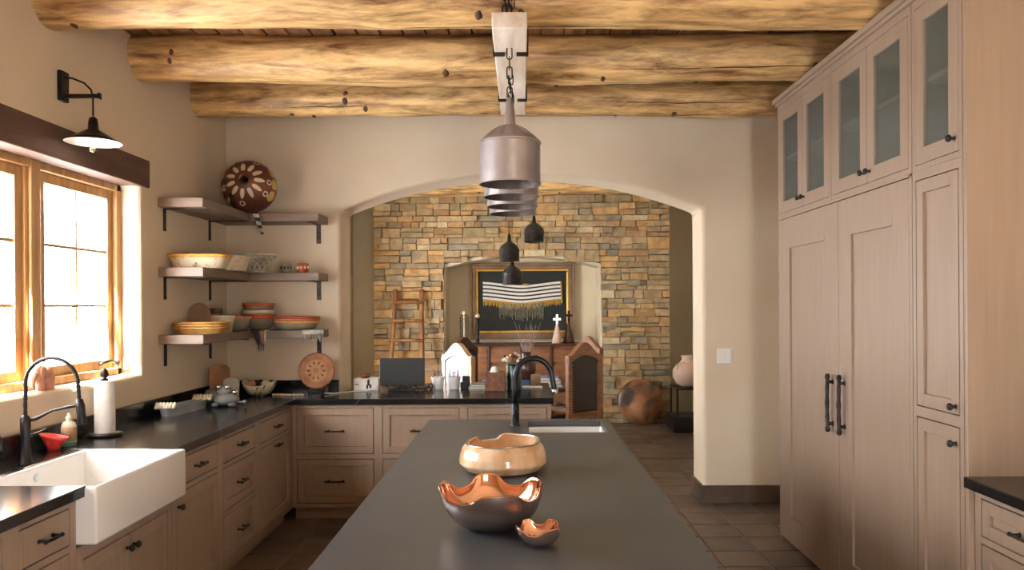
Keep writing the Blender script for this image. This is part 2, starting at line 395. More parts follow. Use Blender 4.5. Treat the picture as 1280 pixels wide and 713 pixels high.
# log beams
def log(name, label, y, zb, r, seed, x0=-2.55, x1=2.6, bend=.015, knots=9, mat='log', group='peeled log beams across the kitchen ceiling', z_c=None):
    rr = random.Random(seed); zc = zb+r
    root = thing(name, label, 'beam', (0, y, zb), group)
    NX, NS = 90, 28
    def surf(u, v, extra=0):
        x = x0+(x1-x0)*v; a = u*2*PI
        k = noise.noise(Vector((x*.8, math.cos(a)*.9, math.sin(a)*.9+seed*3)))*.020+noise.noise(Vector((x*2.2, math.cos(a)*2.2+seed, math.sin(a)*2.2)))*.010+noise.noise(Vector((x*7, math.cos(a)*6+seed, math.sin(a)*6)))*.004
        rad = r*(1+.05*math.sin(x*.9+seed))+k+extra
        cy = y+bend*math.sin(x*1.1+seed); cz = zc+bend*.8*math.sin(x*.8+seed*2)
        return Vector((x, cy+rad*math.cos(a), cz+rad*math.sin(a)))
    mb = MB(); mb.grid(NS, NX, surf, cu=True)
    mb.f += [tuple(range(NS))[::-1], tuple((NX-1)*NS+k for k in range(NS))]; mb.m += [0, 0]
    mb.build('trunk', mat, root, smooth=True)
    for i in range(knots):
        u = rr.uniform(.50, .80); v = rr.uniform(.06, .94); p = surf(u, v, -.002); c = Vector((p.x, y, zc)); nrm = (p-c).normalized()
        mb = MB().ball((0, 0, 0), (.024*rr.uniform(.6, 1.3), .019*rr.uniform(.7, 1.1), .009), 12, 7, fn=lambda p: p*(1+.3*noise.noise(p*60+Vector((i, seed, 0)))))
        q = nrm.to_track_quat('Z', 'X').to_matrix()
        mb.v = [q @ vv+p for vv in mb.v]; mb.build('knot', 'knot', root, smooth=True)
    # long drying cracks as thin tubes, their inner shade painted by dark colour
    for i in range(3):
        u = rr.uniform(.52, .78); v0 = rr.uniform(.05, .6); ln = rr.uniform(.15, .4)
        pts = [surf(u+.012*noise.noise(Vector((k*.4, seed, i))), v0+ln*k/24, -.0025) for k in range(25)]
        MB().tube(pts, [.001+.0035*math.sin(PI*k/24) for k in range(25)], 5).build('crack_shade', 'crack_shade', root, smooth=True)
    return root
log('log_beam', 'peeled log beam in front, crossing above the hanging chain bundle', 3.88, 3.01, .150, 1)
log('log_beam', 'peeled log beam in the middle, between the two other log beams', 4.80, 3.005, .150, 2)
log('log_beam', 'peeled log beam closest to the arched plaster wall', 5.66, 3.0, .135, 5)
log('log_beam', 'golden log beam along the top of the stone wall in the dining room', 10.33, 3.10, .15, 9, -2.5, 2.5, knots=4, group='log beam in the dining room')

# timber lintel over the window
struct(tag(MB().box(XL-.14, XL+.015, 2.0, 4.90, 2.366, 2.54).build('trim_1', 'lintel', local=True, bevel=.006), 'dark brown timber lintel over the kitchen window', 'lintel'))

# kitchen window
wn = struct(MB().box(-2.60, -2.50, WY1-.05, WY1, WZ0, WZ1).box(-2.60, -2.50, WY0, WY0+.05, WZ0, WZ1)
            .box(-2.60, -2.50, WY0, WY1, WZ1-.045, WZ1).box(-2.60, -2.50, WY0, WY1, WZ0, WZ0+.045)
            .box(-2.60, -2.515, 3.89, 4.02, WZ0, WZ1).box(-2.60, -2.515, 3.03, 3.16, WZ0, WZ1)
            .box(-2.515, -2.497, 3.915, 3.995, WZ0, WZ1).box(-2.515, -2.497, 3.055, 3.135, WZ0, WZ1).build('window_1', 'win_wood', local=True, bevel=.006))
for (ya, yb) in ((4.02, 4.75), (3.16, 3.89), (2.30, 3.03)):
    za, zb = WZ0+.045, WZ1-.045; s_ = .055
    sash = MB().box(-2.575, -2.53, ya, ya+s_, za, zb).box(-2.575, -2.53, yb-s_, yb, za, zb).box(-2.575, -2.53, ya+s_, yb-s_, zb-s_, zb).box(-2.575, -2.53, ya+s_, yb-s_, za, za+s_).build('sash', 'win_wood', wn, bevel=.004)
    ym = (ya+yb)/2
    MB().box(-2.565, -2.54, ym-.008, ym+.008, za+s_, zb-s_).build('muntin', 'win_wood', sash)
    hz = (zb-za-2*s_)/3
    for k in (1, 2):
        z = za+s_+hz*k; MB().box(-2.566, -2.539, ya+s_, yb-s_, z-.008, z+.008).build('muntin', 'win_wood', sash)
    for k in range(3):
        for (p0, p1) in ((ya+s_, ym-.010), (ym+.010, yb-s_)):
            MB().box(-2.556, -2.550, p0, p1, za+s_+hz*k+.01*(k > 0), za+s_+hz*(k+1)-.01*(k < 2)).build('pane', 'glass', sash)
    # lever latch low on the stile
mb = MB().tube([(-2.53, 4.60, 1.265), (-2.505, 4.60, 1.275), (-2.495, 4.66, 1.285), (-2.495, 4.72, 1.27)], .009, 8)
mb.ball((-2.495, 4.735, 1.265), .017); mb.build('latch', 'iron', wn, smooth=True)

# dining window on the left (out of sight behind the jamb)
dw = struct(MB().box(-2.66, -2.58, 7.6, 7.66, .55, 2.4).box(-2.66, -2.58, 8.94, 9.0, .55, 2.4).box(-2.66, -2.58, 7.6, 9.0, 2.34, 2.4).box(-2.66, -2.58, 7.6, 9.0, .55, .61).box(-2.66, -2.58, 8.26, 8.34, .6, 2.35).build('window_2', 'win_wood', local=True))
for p0, p1 in ((7.66, 8.26), (8.34, 8.94)): MB().box(-2.625, -2.615, p0, p1, .61, 2.34).build('pane', 'glass', dw)

# ------------------------------------------------------------------ stone wall with arched niche (dining room)
SY = 10.5; NXa, NXb, NSP, NAP = -1.06, 1.09, 2.15, 2.30
nc = (NXa+NXb)/2; nh = (NXb-NXa)/2
NR = (nh*nh+(NAP-NSP)**2)/(2*(NAP-NSP)); NC = NAP-NR
def niche_half(z):
    if z <= NSP: return nh
    if z >= NAP: return 0
    return math.sqrt(max(0, NR*NR-(z-NC)**2))
na0 = math.asin(nh/NR)
npts = [(nc+NR*math.sin(t), NC+NR*math.cos(t)) for t in [-na0+2*na0*i/20 for i in range(21)]]
sw = struct(MB().prism([(-2.0, -.05), (NXa-.03, -.05)]+[(x, z+.03) for x, z in npts]+[(NXb+.03, -.05), (2.0, -.05), (2.0, 3.2), (-2.0, 3.2)], SY+.03, DYB+.1).build('wall_stone', 'mortar', local=True))
sw['label'] = 'dry stacked ledgestone wall with an arched niche'
struct(MB().box(DXL, DXR, DYB+.1, DYB+.3, -.05, 3.6).build('wall_dining_back', 'dining_plaster', local=True))
# plaster lining of the niche
lin = [(NXa+.012, 0)]+[(nc+(x-nc)*.985, z-.012) for x, z in npts]+[(NXb-.012, 0)]
outl = [(NXa-.028, 0)]+[(x, z+.028) for x, z in npts]+[(NXb+.028, 0)]
mb = MB()
for k in range(len(lin)-1):
    a, b, c, d = lin[k], lin[k+1], outl[k+1], outl[k]
    mb.add([(p[0], y, p[1]) for y in (SY+.045, DYB+.1) for p in (a, b, c, d)], [(0, 1, 2, 3), (7, 6, 5, 4), (0, 4, 5, 1), (2, 6, 7, 3), (1, 5, 6, 2), (0, 3, 7, 4)])
struct(mb.build('trim_2', 'dining_plaster', local=True))
# stones
stones = []
z = .0
while z < 3.14:
    band = R.choice((.08, .11, .14, .17))
    x = -2.02
    while x < 2.02:
        wdt = R.uniform(.15, .42); xe = min(x+wdt, 2.02+R.uniform(-.01, .02))
        if 2.02-xe < .1: xe = 2.02
        # split the band into 1-2 courses inside this block
        subs = [(z, z+band)]
        if band > .12 and R.random() < .8:
            m_ = z+band*R.uniform(.36, .64); subs = [(z, m_), (m_, z+band)]
        for (za, zb) in subs:
            cuts = [x, xe]
            if (xe-x) > .22 and R.random() < .45: c_ = x+(xe-x)*R.uniform(.3, .7); cuts = [x, c_, xe]
            for a, b in zip(cuts[:-1], cuts[1:]): stones.append([a, b, za, zb])
        x = xe+1e-4
    z += band
cl = []
for (a, b, za, zb) in stones:
    zm = (za+zb)/2; h = niche_half(zm-.012 if zm > NSP else zm)
    if h > 0:
        l, r_ = nc-h, nc+h
        if a >= l and b <= r_: continue
        if a < l < b and not (b > r_): b = l+R.uniform(-.012, .012)
        elif a < r_ < b and not (a < l): a = r_+R.uniform(-.012, .012)
        elif a < l and b > r_:
            cl.append((r_, b, za, zb)); b = l
        if b-a < .03: continue
    cl.append((a, b, za, zb))
def stone_geo(mb, a, b, za, zb):
    g = .002; d = R.uniform(.0, .04)
    if R.random() < .12: d += .03
    y0 = SY-d; y1 = SY+.05
    j = lambda s=.007: R.uniform(-s, s)
    a += g; b -= g; za += g*.8; zb -= g*.8
    e = .004
    bk = [(a, y1, za), (b, y1, za), (b, y1, zb), (a, y1, zb)]
    md = [(a+j(), y0+.012, za+j(.006)), (b+j(), y0+.012, za+j(.006)), (b+j(), y0+.012, zb+j(.006)), (a+j(), y0+.012, zb+j(.006))]
    fr = [(md[0][0]+e, y0+j(.016), md[0][2]+e), (md[1][0]-e, y0+j(.016), md[1][2]+e), (md[2][0]-e, y0+j(.016), md[2][2]-e), (md[3][0]+e, y0+j(.016), md[3][2]-e)]
    fs = []
    for o1, o2 in ((0, 4), (4, 8)):
        for k in range(4): fs.append((o1+k, o1+(k+1) % 4, o2+(k+1) % 4, o2+k))
    fs.append((8, 9, 10, 11))
    mb.add(bk+md+fr, fs)
def shows(s): return s[3] > .88 and not (s[2] > 3.12)
cl.sort(key=lambda s: -((s[1]-s[0])*(s[3]-s[2])+(10 if shows(s) else 0)))
WTS = [5, 5, 3, 3.2, 1.3, 2.2, 3]
def pick(): return 'stone%d' % R.choices(range(7), WTS)[0]
for s in cl[:300]:
    mb = MB(); stone_geo(mb, *s); mb.build('stone', pick(), sw)
rest = {}
for s in cl[300:]: rest.setdefault(pick(), MB()); 
mbr = MB(); names = ['stone%d' % i for i in range(7)]
for s in cl[300:]:
    n0 = len(mbr.f); stone_geo(mbr, *s); k = R.choices(range(7), WTS)[0]
    for q in range(n0, len(mbr.f)): mbr.m[q] = k
if cl[300:]: stuff(mbr.build('stone_infill', names, sw))
print('STONES', len(cl))
# ================================================================== CABINETS
class Face:
    """a cabinet front: u along the run, z up, d outwards"""
    def __init__(s, kind, pos): s.k = kind; s.p = pos
    def pt(s, u, z, d):
        if s.k == 'L': return Vector((s.p+d, u, z))
        if s.k == 'B': return Vector((u, s.p-d, z))
        return Vector((s.p-d, u, z))
    def box(s, mb, u0, u1, z0, z1, d0, d1, mi=0):
        a = s.pt(u0, z0, d0); b = s.pt(u1, z1, d1); mb.box(a.x, b.x, a.y, b.y, a.z, b.z, mi); return mb
def shaker(F, u0, u1, z0, z1, st=.055, g=.0055, t=.02, d=0):
    u0 += g; u1 -= g; z0 += g; z1 -= g; mb = MB(); b, f = d-t, d+.001
    F.box(mb, u0, u0+st, z0, z1, b, f); F.box(mb, u1-st, u1, z0, z1, b, f)
    F.box(mb, u0+st, u1-st, z0, z0+st, b, f); F.box(mb, u0+st, u1-st, z1-st, z1, b, f)
    F.box(mb, u0+st-.004, u1-st+.004, z0+st-.004, z1-st+.004, b, f-.013)
    return mb
def slab(F, u0, u1, z0, z1, g=.0055, t=.02):
    return F.box(MB(), u0+g, u1-g, z0+g, z1-g, -t, .001)
def bar_pull(F, u, z, ln, parent, vertical=False, name='handle', r=.006):
    h = ln/2; mb = MB()
    P = (lambda s, d: F.pt(u, z+s, d)) if vertical else (lambda s, d: F.pt(u+s, z, d))
    ss = [-1, -.9, -.78, -.5, -.2, 0, .2, .5, .78, .9, 1]
    mb.tube([P(s*h, .030+.004*math.cos(s*1.5)) for s in ss], [r*k for k in (.9, 1.5, .9, 1.15, .95, 1.25, .95, 1.15, .9, 1.5, .9)], 8)
    for s in (-.72, .72): mb.tube([P(s*h, 0), P(s*h, .006), P(s*h, .03)], [r*1.6, r*.9, r*.9], 8)
    return mb.build(name, 'iron', parent, smooth=True)
def knob(F, u, z, parent):
    mb = MB().tube([F.pt(u, z, d) for d in (0, .006, .012, .018, .026, .032, .036)], [.010, .006, .006, .013, .016, .013, .004], 12)
    return mb.build('knob', 'iron', parent, smooth=True)
def unit(F, u0, u1, depth, label, rows, top=.87, kick=.10, st=.04, name='base_cabinet', bot=None, side=None, no_top=None):
    """rows: (kind, z0, z1, opts) openings from the top down"""
    b = F.pt((u0+u1)/2, 0, -depth/2)
    root = thing(name, label, 'cabinet', (b.x, b.y, 0), 'fitted wooden cabinets')
    mb = MB(); lo = kick if bot is None else bot
    F.box(mb, u0, u1, lo, top, -depth, -.0205)
    F.box(mb, u0, u0+st, lo, top, -.021, 0); F.box(mb, u1-st, u1, lo, top, -.021, 0)
    zs = [top]+[z for r in rows for z in (r[2], r[1])]+[lo]
    for k in range(0, len(zs), 2):
        if zs[k]-zs[k+1] > .001: F.box(mb, u0+st, u1-st, zs[k+1], zs[k], -.021, 0)
    mb.build('body', 'cab', root)
    if bot is None: MB_ = F.box(MB(), u0, u1, 0, kick, -depth, -.07); MB_.build('toe_kick', 'cab', root)
    for r in rows:
        kind, z0, z1 = r[:3]; a, c = u0+st, u1-st
        o = r[3] if len(r) > 3 else {}
        if kind == 'drawer':
            d = (shaker(F, a, c, z0, z1, o.get('st', .05)) if o.get('shaker', True) else slab(F, a, c, z0, z1)).build('drawer', 'cab', root, bevel=.0015, segs=1)
            for k in range(o.get('n', 1)):
                bar_pull(F, a+(c-a)*(k+.5)/o.get('n', 1), z0+(z1-z0)*o.get('hz', .5), o.get('ln', .11), d)
        if kind == 'door':
            d = shaker(F, a, c, z0, z1).build('door', 'cab', root, bevel=.0015, segs=1)
            if o.get('pull'): bar_pull(F, (a+c)/2, z1-.035, .10, d)
            else: knob(F, c-.03 if o.get('right', True) else a+.03, z1-.07, d)
        if kind == 'doors':
            m_ = (a+c)/2
            for (p, q, s) in ((a, m_, 1), (m_, c, -1)):
                d = shaker(F, p, q, z0, z1).build('door', 'cab', root, bevel=.0015, segs=1)
                knob(F, (q-.028) if s > 0 else (p+.028), z1-.06, d)
    return root
FL = Face('L', -1.72); FB = Face('B', 5.75); FR = Face('R', 1.79)
DL = 2.38-1.72-.005
three = [('drawer', .70, .845, {'shaker': False}), ('drawer', .42, .675), ('drawer', .13, .395)]
dd = [('drawer', .70, .845, {'shaker': False}), ('door', .13, .675)]
unit(FL, 1.55, 2.17, DL, 'drawer cabinet at the free end of the sink counter', three)
unit(FL, 2.17, 2.58, DL, 'drawer cabinet one place before the farmhouse sink, narrow front', three)
unit(FL, 2.58, 2.955, DL, 'drawer cabinet touching the near side of the farmhouse sink', three)
unit(FL, 2.96, 3.76, DL, 'double door cabinet under the white farmhouse sink', [('doors', .13, .62)], top=.675)
unit(FL, 3.765, 4.37, DL, 'cabinet with one drawer and a door beside the far side of the sink', [dd[0], ('door', .13, .675, {'right': False})])
unit(FL, 4.37, 4.98, DL, 'three drawer cabinet under the metal tray on the window wall', three)
unit(FL, 4.98, 5.749, DL, 'cabinet with drawer over a tall door next to the inside corner', [dd[0], ('door', .13, .675, {'pull': 1})], st=.05)
two = [('drawer', .50, .845, {'ln': .15}), ('drawer', .13, .465, {'ln': .15})]
unit(FB, -1.72, -1.08, .44, 'two drawer cabinet in the corner under the round carved plate', two, st=.03)
unit(FB, -1.08, -.44, .44, 'two drawer cabinet under the flat black screen', two, st=.03)
unit(FB, -.44, .216, .44, 'two drawer cabinet at the open end of the back counter', two, st=.03)
# hidden plinth that carries the deep worktop through the arch
b_ = tag(MB().box(-1.44, .19, 6.23, 6.80, 0, .87).build('peninsula_base', 'cab', bevel=.003), 'wooden back panel base of the counter running through the arch', 'cabinet')

# worktops
ct = thing('worktop', 'glossy black stone worktop along the window wall and through the arch', 'worktop', (-2, 4, .872))
def slabc(x0, x1, y0, y1): return MB().box(x0, x1, y0, y1, .872, .915).build('slab', 'stone_top', ct, bevel=.004)
slabc(XL+.004, -1.69, 1.5, 2.975); slabc(XL+.004, -2.145, 2.975, 3.745); slabc(XL+.004, -1.69, 3.745, YB-.004)
slabc(-1.69, .235, 5.72, YB-.004); slabc(-1.44, .235, YB-.004, 6.86)
tag(MB().box(XL+.002, XL+.024, 1.5, YB-.003, .914, 1.015).build('backsplash', 'stone_top', bevel=.003), 'black stone backsplash strip under the window', 'backsplash')
tag(MB().box(XL+.024, -1.475, YB-.024, YB-.002, .914, 1.015).build('backsplash', 'stone_top', bevel=.003), 'black stone backsplash strip behind the carved plate', 'backsplash')
for pts in ([(-1.245, 5.7195, .873), (-1.23, 5.7195, .888), (-1.222, 5.7195, .9), (-1.205, 5.7195, .914)], [(-1.6895, 4.3, .874), (-1.6895, 4.32, .89), (-1.6895, 4.30, .914)]):
    MB().tube(pts, .0012, 5).build('vein', 'vein', ct)

# farmhouse sink
sk = thing('farmhouse_sink', 'white porcelain apron front farmhouse sink', 'sink', (-1.9, 3.36, .69))
def basin(x0, x1, y0, y1, z0, z1, t, par, mat, name='basin', bev=.02, fz=.03):
    mb = MB(); o = [(x0, y0), (x1, y0), (x1, y1), (x0, y1)]; i_ = [(x0+t, y0+t), (x1-t, y0+t), (x1-t, y1-t), (x0+t, y1-t)]
    vs = [(x, y, z0) for x, y in o]+[(x, y, z1) for x, y in o]+[(x, y, z1) for x, y in i_]+[(x, y, z0+fz) for x, y in i_]
    fs = [(0, 3, 2, 1)]+[(k, (k+1) % 4, 4+(k+1) % 4, 4+k) for k in range(4)]+[(4+k, 4+(k+1) % 4, 8+(k+1) % 4, 8+k) for k in range(4)]+[(8+k, 8+(k+1) % 4, 12+(k+1) % 4, 12+k) for k in range(4)]+[(12, 13, 14, 15)]
    mb.add(vs, fs); o = mb.build(name, mat, par, bevel=bev, segs=4)
    for p in o.data.polygons: p.use_smooth = True
    return o
basin(-2.15, -1.645, 2.963, 3.757, .685, .912, .022, sk, 'porcelain', bev=.016)
mb = MB().lathe([(.045, .004), (.04, .006), (.018, .003), (0, .003)], (-1.93, 3.36, .716), 20); mb.build('drain', 'steel', sk, smooth=True)
MB().lathe([(0, -.002), (.016, -.002), (.016, .002), (0, .003)], (-2.1255, 3.36, .86), 12, 'x').build('overflow', 'steel', sk)

# ------------------------------------------------------------------ island
isl = thing('kitchen_island', 'long kitchen island with dark grey matte top', 'island', (0, 2.9, 0))
IX0, IX1, IY0, IY1 = -.563, .512, 1.2, 4.66
SX0, SX1, SY0, SY1 = .035, .462, 4.16, 4.56
T0, T1 = .885, .915
mb = MB()
xs = [IX0, SX0, SX1, IX1]; ys = [IY0, SY0, SY1, IY1]
V = [(x, y, z) for z in (T0, T1) for x in xs for y in ys]; I = lambda s, a, b: s*16+a*4+b
F_ = []
for a in range(3):
    for b in range(3):
        if (a, b) == (1, 1): continue
        F_ += [(I(0, a, b), I(0, a, b+1), I(0, a+1, b+1), I(0, a+1, b)), (I(1, a, b), I(1, a+1, b), I(1, a+1, b+1), I(1, a, b+1))]
for (a, b, c, d) in ((1, 1, 2, 1), (2, 1, 2, 2), (2, 2, 1, 2), (1, 2, 1, 1)): F_.append((I(0, a, b), I(0, c, d), I(1, c, d), I(1, a, b)))
for k in range(3): F_ += [(I(0, k, 0), I(0, k+1, 0), I(1, k+1, 0), I(1, k, 0)), (I(0, k, 3), I(1, k, 3), I(1, k+1, 3), I(0, k+1, 3)), (I(0, 0, k), I(1, 0, k), I(1, 0, k+1), I(0, 0, k+1)), (I(0, 3, k), I(0, 3, k+1), I(1, 3, k+1), I(1, 3, k))]
mb.add(V, F_).build('countertop', 'island_top', isl, bevel=.003)
FIL = Face('R', IX0+.03); FIR = Face('L', IX1-.03)
MB().box(IX0+.05, IX1-.05, IY0+.05, SY0-.05, .10, T0-.001).box(IX0+.05, -.03, SY0-.05, IY1-.03, .10, T0-.001).box(-.03, IX1-.05, SY0-.05, IY1-.03, .10, .64).box(-.03, IX1-.05, SY1+.02, IY1-.03, .64, T0-.001).build('body', 'cab', isl)
MB().box(IX0+.1, IX1-.1, IY0+.1, IY1-.08, 0, .10).build('toe_kick', 'cab', isl)
for k in range(4):
    u0 = IY0+.06+k*.835; F2 = Face('R', IX0+.05-.021); shaker(F2, u0, u0+.82, .12, .85, .07).build('panel', 'cab', isl)
    F2 = Face('L', IX1-.05+.021); shaker(F2, u0, u0+.82, .12, .85, .07).build('panel', 'cab', isl)
ps = thing('prep_sink', 'white undermount prep sink set in the island top', 'sink', (.25, 4.36, .66))
basin(SX0-.02, SX1+.02, SY0-.02, SY1+.02, .66, T0-.001, .018, ps, 'porcelain', bev=.01)
MB().lathe([(.04, .003), (.036, .005), (0, .003)], (.25, 4.36, .692), 18).build('drain', 'steel', ps, smooth=True)
fc = thing('prep_faucet', 'dark gooseneck faucet on the island beside the prep sink', 'faucet', (-.04, 4.40, .915))
MB().lathe([(.030, 0), (.030, .006), (.024, .010), (.024, .125), (.020, .130), (.0155, .132)], (-.04, 4.40, .915), 20).build('base', 'faucet_metal', fc, smooth=True)
pts = [(-.04, 4.40, 1.04), (-.04, 4.40, 1.12), (-.04, 4.40, 1.19)]+[(x, 4.40, z) for x, _, z in arc((.065, 0, 1.195), .105, PI, .25, 16)]+[(.176, 4.40, 1.17), (.182, 4.40, 1.14), (.186, 4.40, 1.125)]
MB().tube(pts, .0155, 14).build('spout', 'faucet_metal', fc, smooth=True)
MB().tube([(.1857, 4.40, 1.127), (.189, 4.40, 1.105), (.190, 4.40, 1.098)], [.0185, .0185, .015], 14).build('spray_head', 'steel', fc, smooth=True)
MB().tube([(-.04, 4.375, .99), (-.04, 4.34, 1.0), (-.04, 4.31, 1.01)], [.008, .006, .006], 10).build('lever', 'faucet_metal', fc, smooth=True)

# ------------------------------------------------------------------ tall wall of cabinets on the right
FT = Face('R', 1.766); TD = 2.445-1.766
tw = thing('refrigerator_cabinet', 'tall double door panelled refrigerator cabinet with twisted iron handles', 'cabinet', (2.1, 4.37, 0), 'tall wooden cabinet wall')
mb = MB(); FT.box(mb, 3.47, 5.27, 0, 2.19, -TD, -.0305); FT.box(mb, 3.47, 3.495, 0, 2.19, -.031, 0); FT.box(mb, 5.245, 5.27, 0, 2.19, -.031, 0); FT.box(mb, 3.47, 5.27, 2.178, 2.19, -.031, 0)
mb.build('body', 'cab', tw)
for (a, b, st, hu, z0) in ((3.497, 4.275, .16, 4.205, .883), (4.281, 5.243, .185, 4.365, .876)):
    F_ = FT; d = MB(); z_0, z_1 = .03, 2.172
    FT.box(d, a, a+st, z_0, z_1, -.03, .001); FT.box(d, b-st, b, z_0, z_1, -.03, .001); FT.box(d, a+st, b-st, z_0, .203, -.03, .001); FT.box(d, a+st, b-st, 1.974, z_1, -.03, .001)
    FT.box(d, a+st-.004, b-st+.004, .2, 1.98, -.03, -.012)
    d = d.build('door', 'cab', tw, bevel=.002, segs=1)
    bar_pull(FT, hu, z0+.165, .33, d, True, r=.011)
pt = unit(FT, 3.07, 3.465, TD, 'narrow tall pantry cabinet with two doors and round knobs beside the refrigerator', [('door', 1.145, 2.15, {'right': False}), ('door', .12, 1.10, {'right': False})], top=2.19, st=.028, name='pantry_cabinet')
for ch in pt.children:
    if ch.name.startswith('door'):
        for g in ch.children:
            if ch.bound_box[0][2]+BASE[ch.name].z > 1: g.location.z -= .90   # the upper door carries its knob low
def glass_unit(u0, u1, ndoor, label, knob_side):
    b = FT.pt((u0+u1)/2, 2.191, -TD/2); z0, z1 = 2.191, 2.955
    root = thing('glass_cabinet', label, 'cabinet', (b.x, b.y, 2.191), 'glass fronted upper cabinets')
    mb = MB(); t = .02
    FT.box(mb, u0, u0+t, z0, z1, -TD, -.021); FT.box(mb, u1-t, u1, z0, z1, -TD, -.021); FT.box(mb, u0+t, u1-t, z0, z0+t, -TD, -.021); FT.box(mb, u0+t, u1-t, z1-t, z1, -TD, -.021); FT.box(mb, u0+t, u1-t, z0+t, z1-t, -TD, -TD+.012)
    st = .026
    FT.box(mb, u0, u0+st, z0, z1, -.021, 0); FT.box(mb, u1-st, u1, z0, z1, -.021, 0); FT.box(mb, u0+st, u1-st, z0, z0+.025, -.021, 0); FT.box(mb, u0+st, u1-st, z1-.04, z1, -.021, 0)
    mb.build('body', 'cab', root)
    FT.box(MB(), u0+t, u1-t, 2.575, 2.597, -TD+.012, -.028).build('shelf', 'cab', root)
    a, c = u0+st, u1-st; w_ = (c-a)/ndoor
    for k in range(ndoor):
        p, q = a+k*w_+.002, a+(k+1)*w_-.002; za, zb = z0+.028, z1-.043; s = .075 if ndoor > 1 else .07; d = MB()
        FT.box(d, p, p+s, za, zb, -.02, .001); FT.box(d, q-s, q, za, zb, -.02, .001); FT.box(d, p+s, q-s, za, za+s, -.02, .001); FT.box(d, p+s, q-s, zb-s, zb, -.02, .001)
        d = d.build('door', 'cab', root, bevel=.0015, segs=1)
        FT.box(MB(), p+s-.003, q-s+.003, za+s-.003, zb-s+.003, -.013, -.008).build('pane', 'seeded_glass', d)
        ks = knob_side if ndoor == 1 else (1 if k == 0 else -1)
        knob(FT, q-.03 if ks > 0 else p+.03, za+.055, d)
glass_unit(4.37, 5.27, 2, 'pair of glass cabinet doors closest to the arched wall', 1)
glass_unit(3.47, 4.365, 2, 'middle pair of glass cabinet doors over the refrigerator handles', 1)
glass_unit(3.07, 3.465, 1, 'single glass cabinet door above the pantry', -1)
mb = MB(); mb.box(1.735, 2.445, 3.05, 5.30, 2.975, 3.008).box(1.75, 2.445, 3.06, 5.285, 2.956, 2.976)
tag(mb.build('crown_moulding', 'cab', bevel=.004), 'wooden crown moulding along the top of the tall cabinets', 'moulding')
tag(MB().box(1.766, 2.445, 3.045, 3.067, 0, 2.955).build('end_panel', 'cab', bevel=.002), 'wide wooden end panel beside the low black counter', 'panel')
# low counter on the right
unit(FR, 2.40, 3.04, 2.44-1.79, 'low drawer cabinet against the wide wooden end panel', [('drawer', .69, .84, {'ln': .13}), ('drawer', .42, .665, {'ln': .13}), ('drawer', .13, .395, {'ln': .13})], top=.87)
unit(FR, 1.70, 2.395, 2.44-1.79, 'low drawer cabinet one place away from the wide end panel', three, top=.87)
tag(MB().box(1.745, 2.445, 1.65, 3.042, .872, .915).build('worktop', 'stone_top', bevel=.004), 'black stone worktop on the low cabinet beside the end panel', 'worktop')
# ================================================================== HANGING LIGHTS
pk = thing('pendant_board', 'whitewashed timber board bolted under the log beams for the pendants', 'board', (-.055, 4.5, 2.92))
mb = MB(); mb.box(-.135, .035, 3.66, 5.32, 2.925, 3.005); mb.build('board', 'whitewash', pk, bevel=.006)
for y in (4.02, 4.92):
    for s, x in ((-1, -.135), (1, .035)):
        m = MB().box(x+s*.0, x+s*.008, y-.02, y+.02, 2.918, 3.06).box(x-s*.055, x+s*.008, y-.02, y+.02, 2.914, 2.925)
        m.build('strap', 'iron', pk, bevel=.002, segs=1)
def link(c, ln, wd, r, turn, parent, tilt=0):
    pts = []; h = ln/2-wd/2
    for k in range(8): a = PI*k/7; pts.append((wd/2*math.cos(a), 0, h+wd/2*math.sin(a)))
    for k in range(8): a = PI+PI*k/7; pts.append((wd/2*math.cos(a), 0, -h+wd/2*math.sin(a)))
    mb = MB().tube(pts, r, 6, closed=True)
    if turn: mb.rot(PI/2, 'Z')
    mb.v = [v+Vector(c) for v in mb.v]
    return mb.build('chain_link', 'iron', parent, smooth=True)
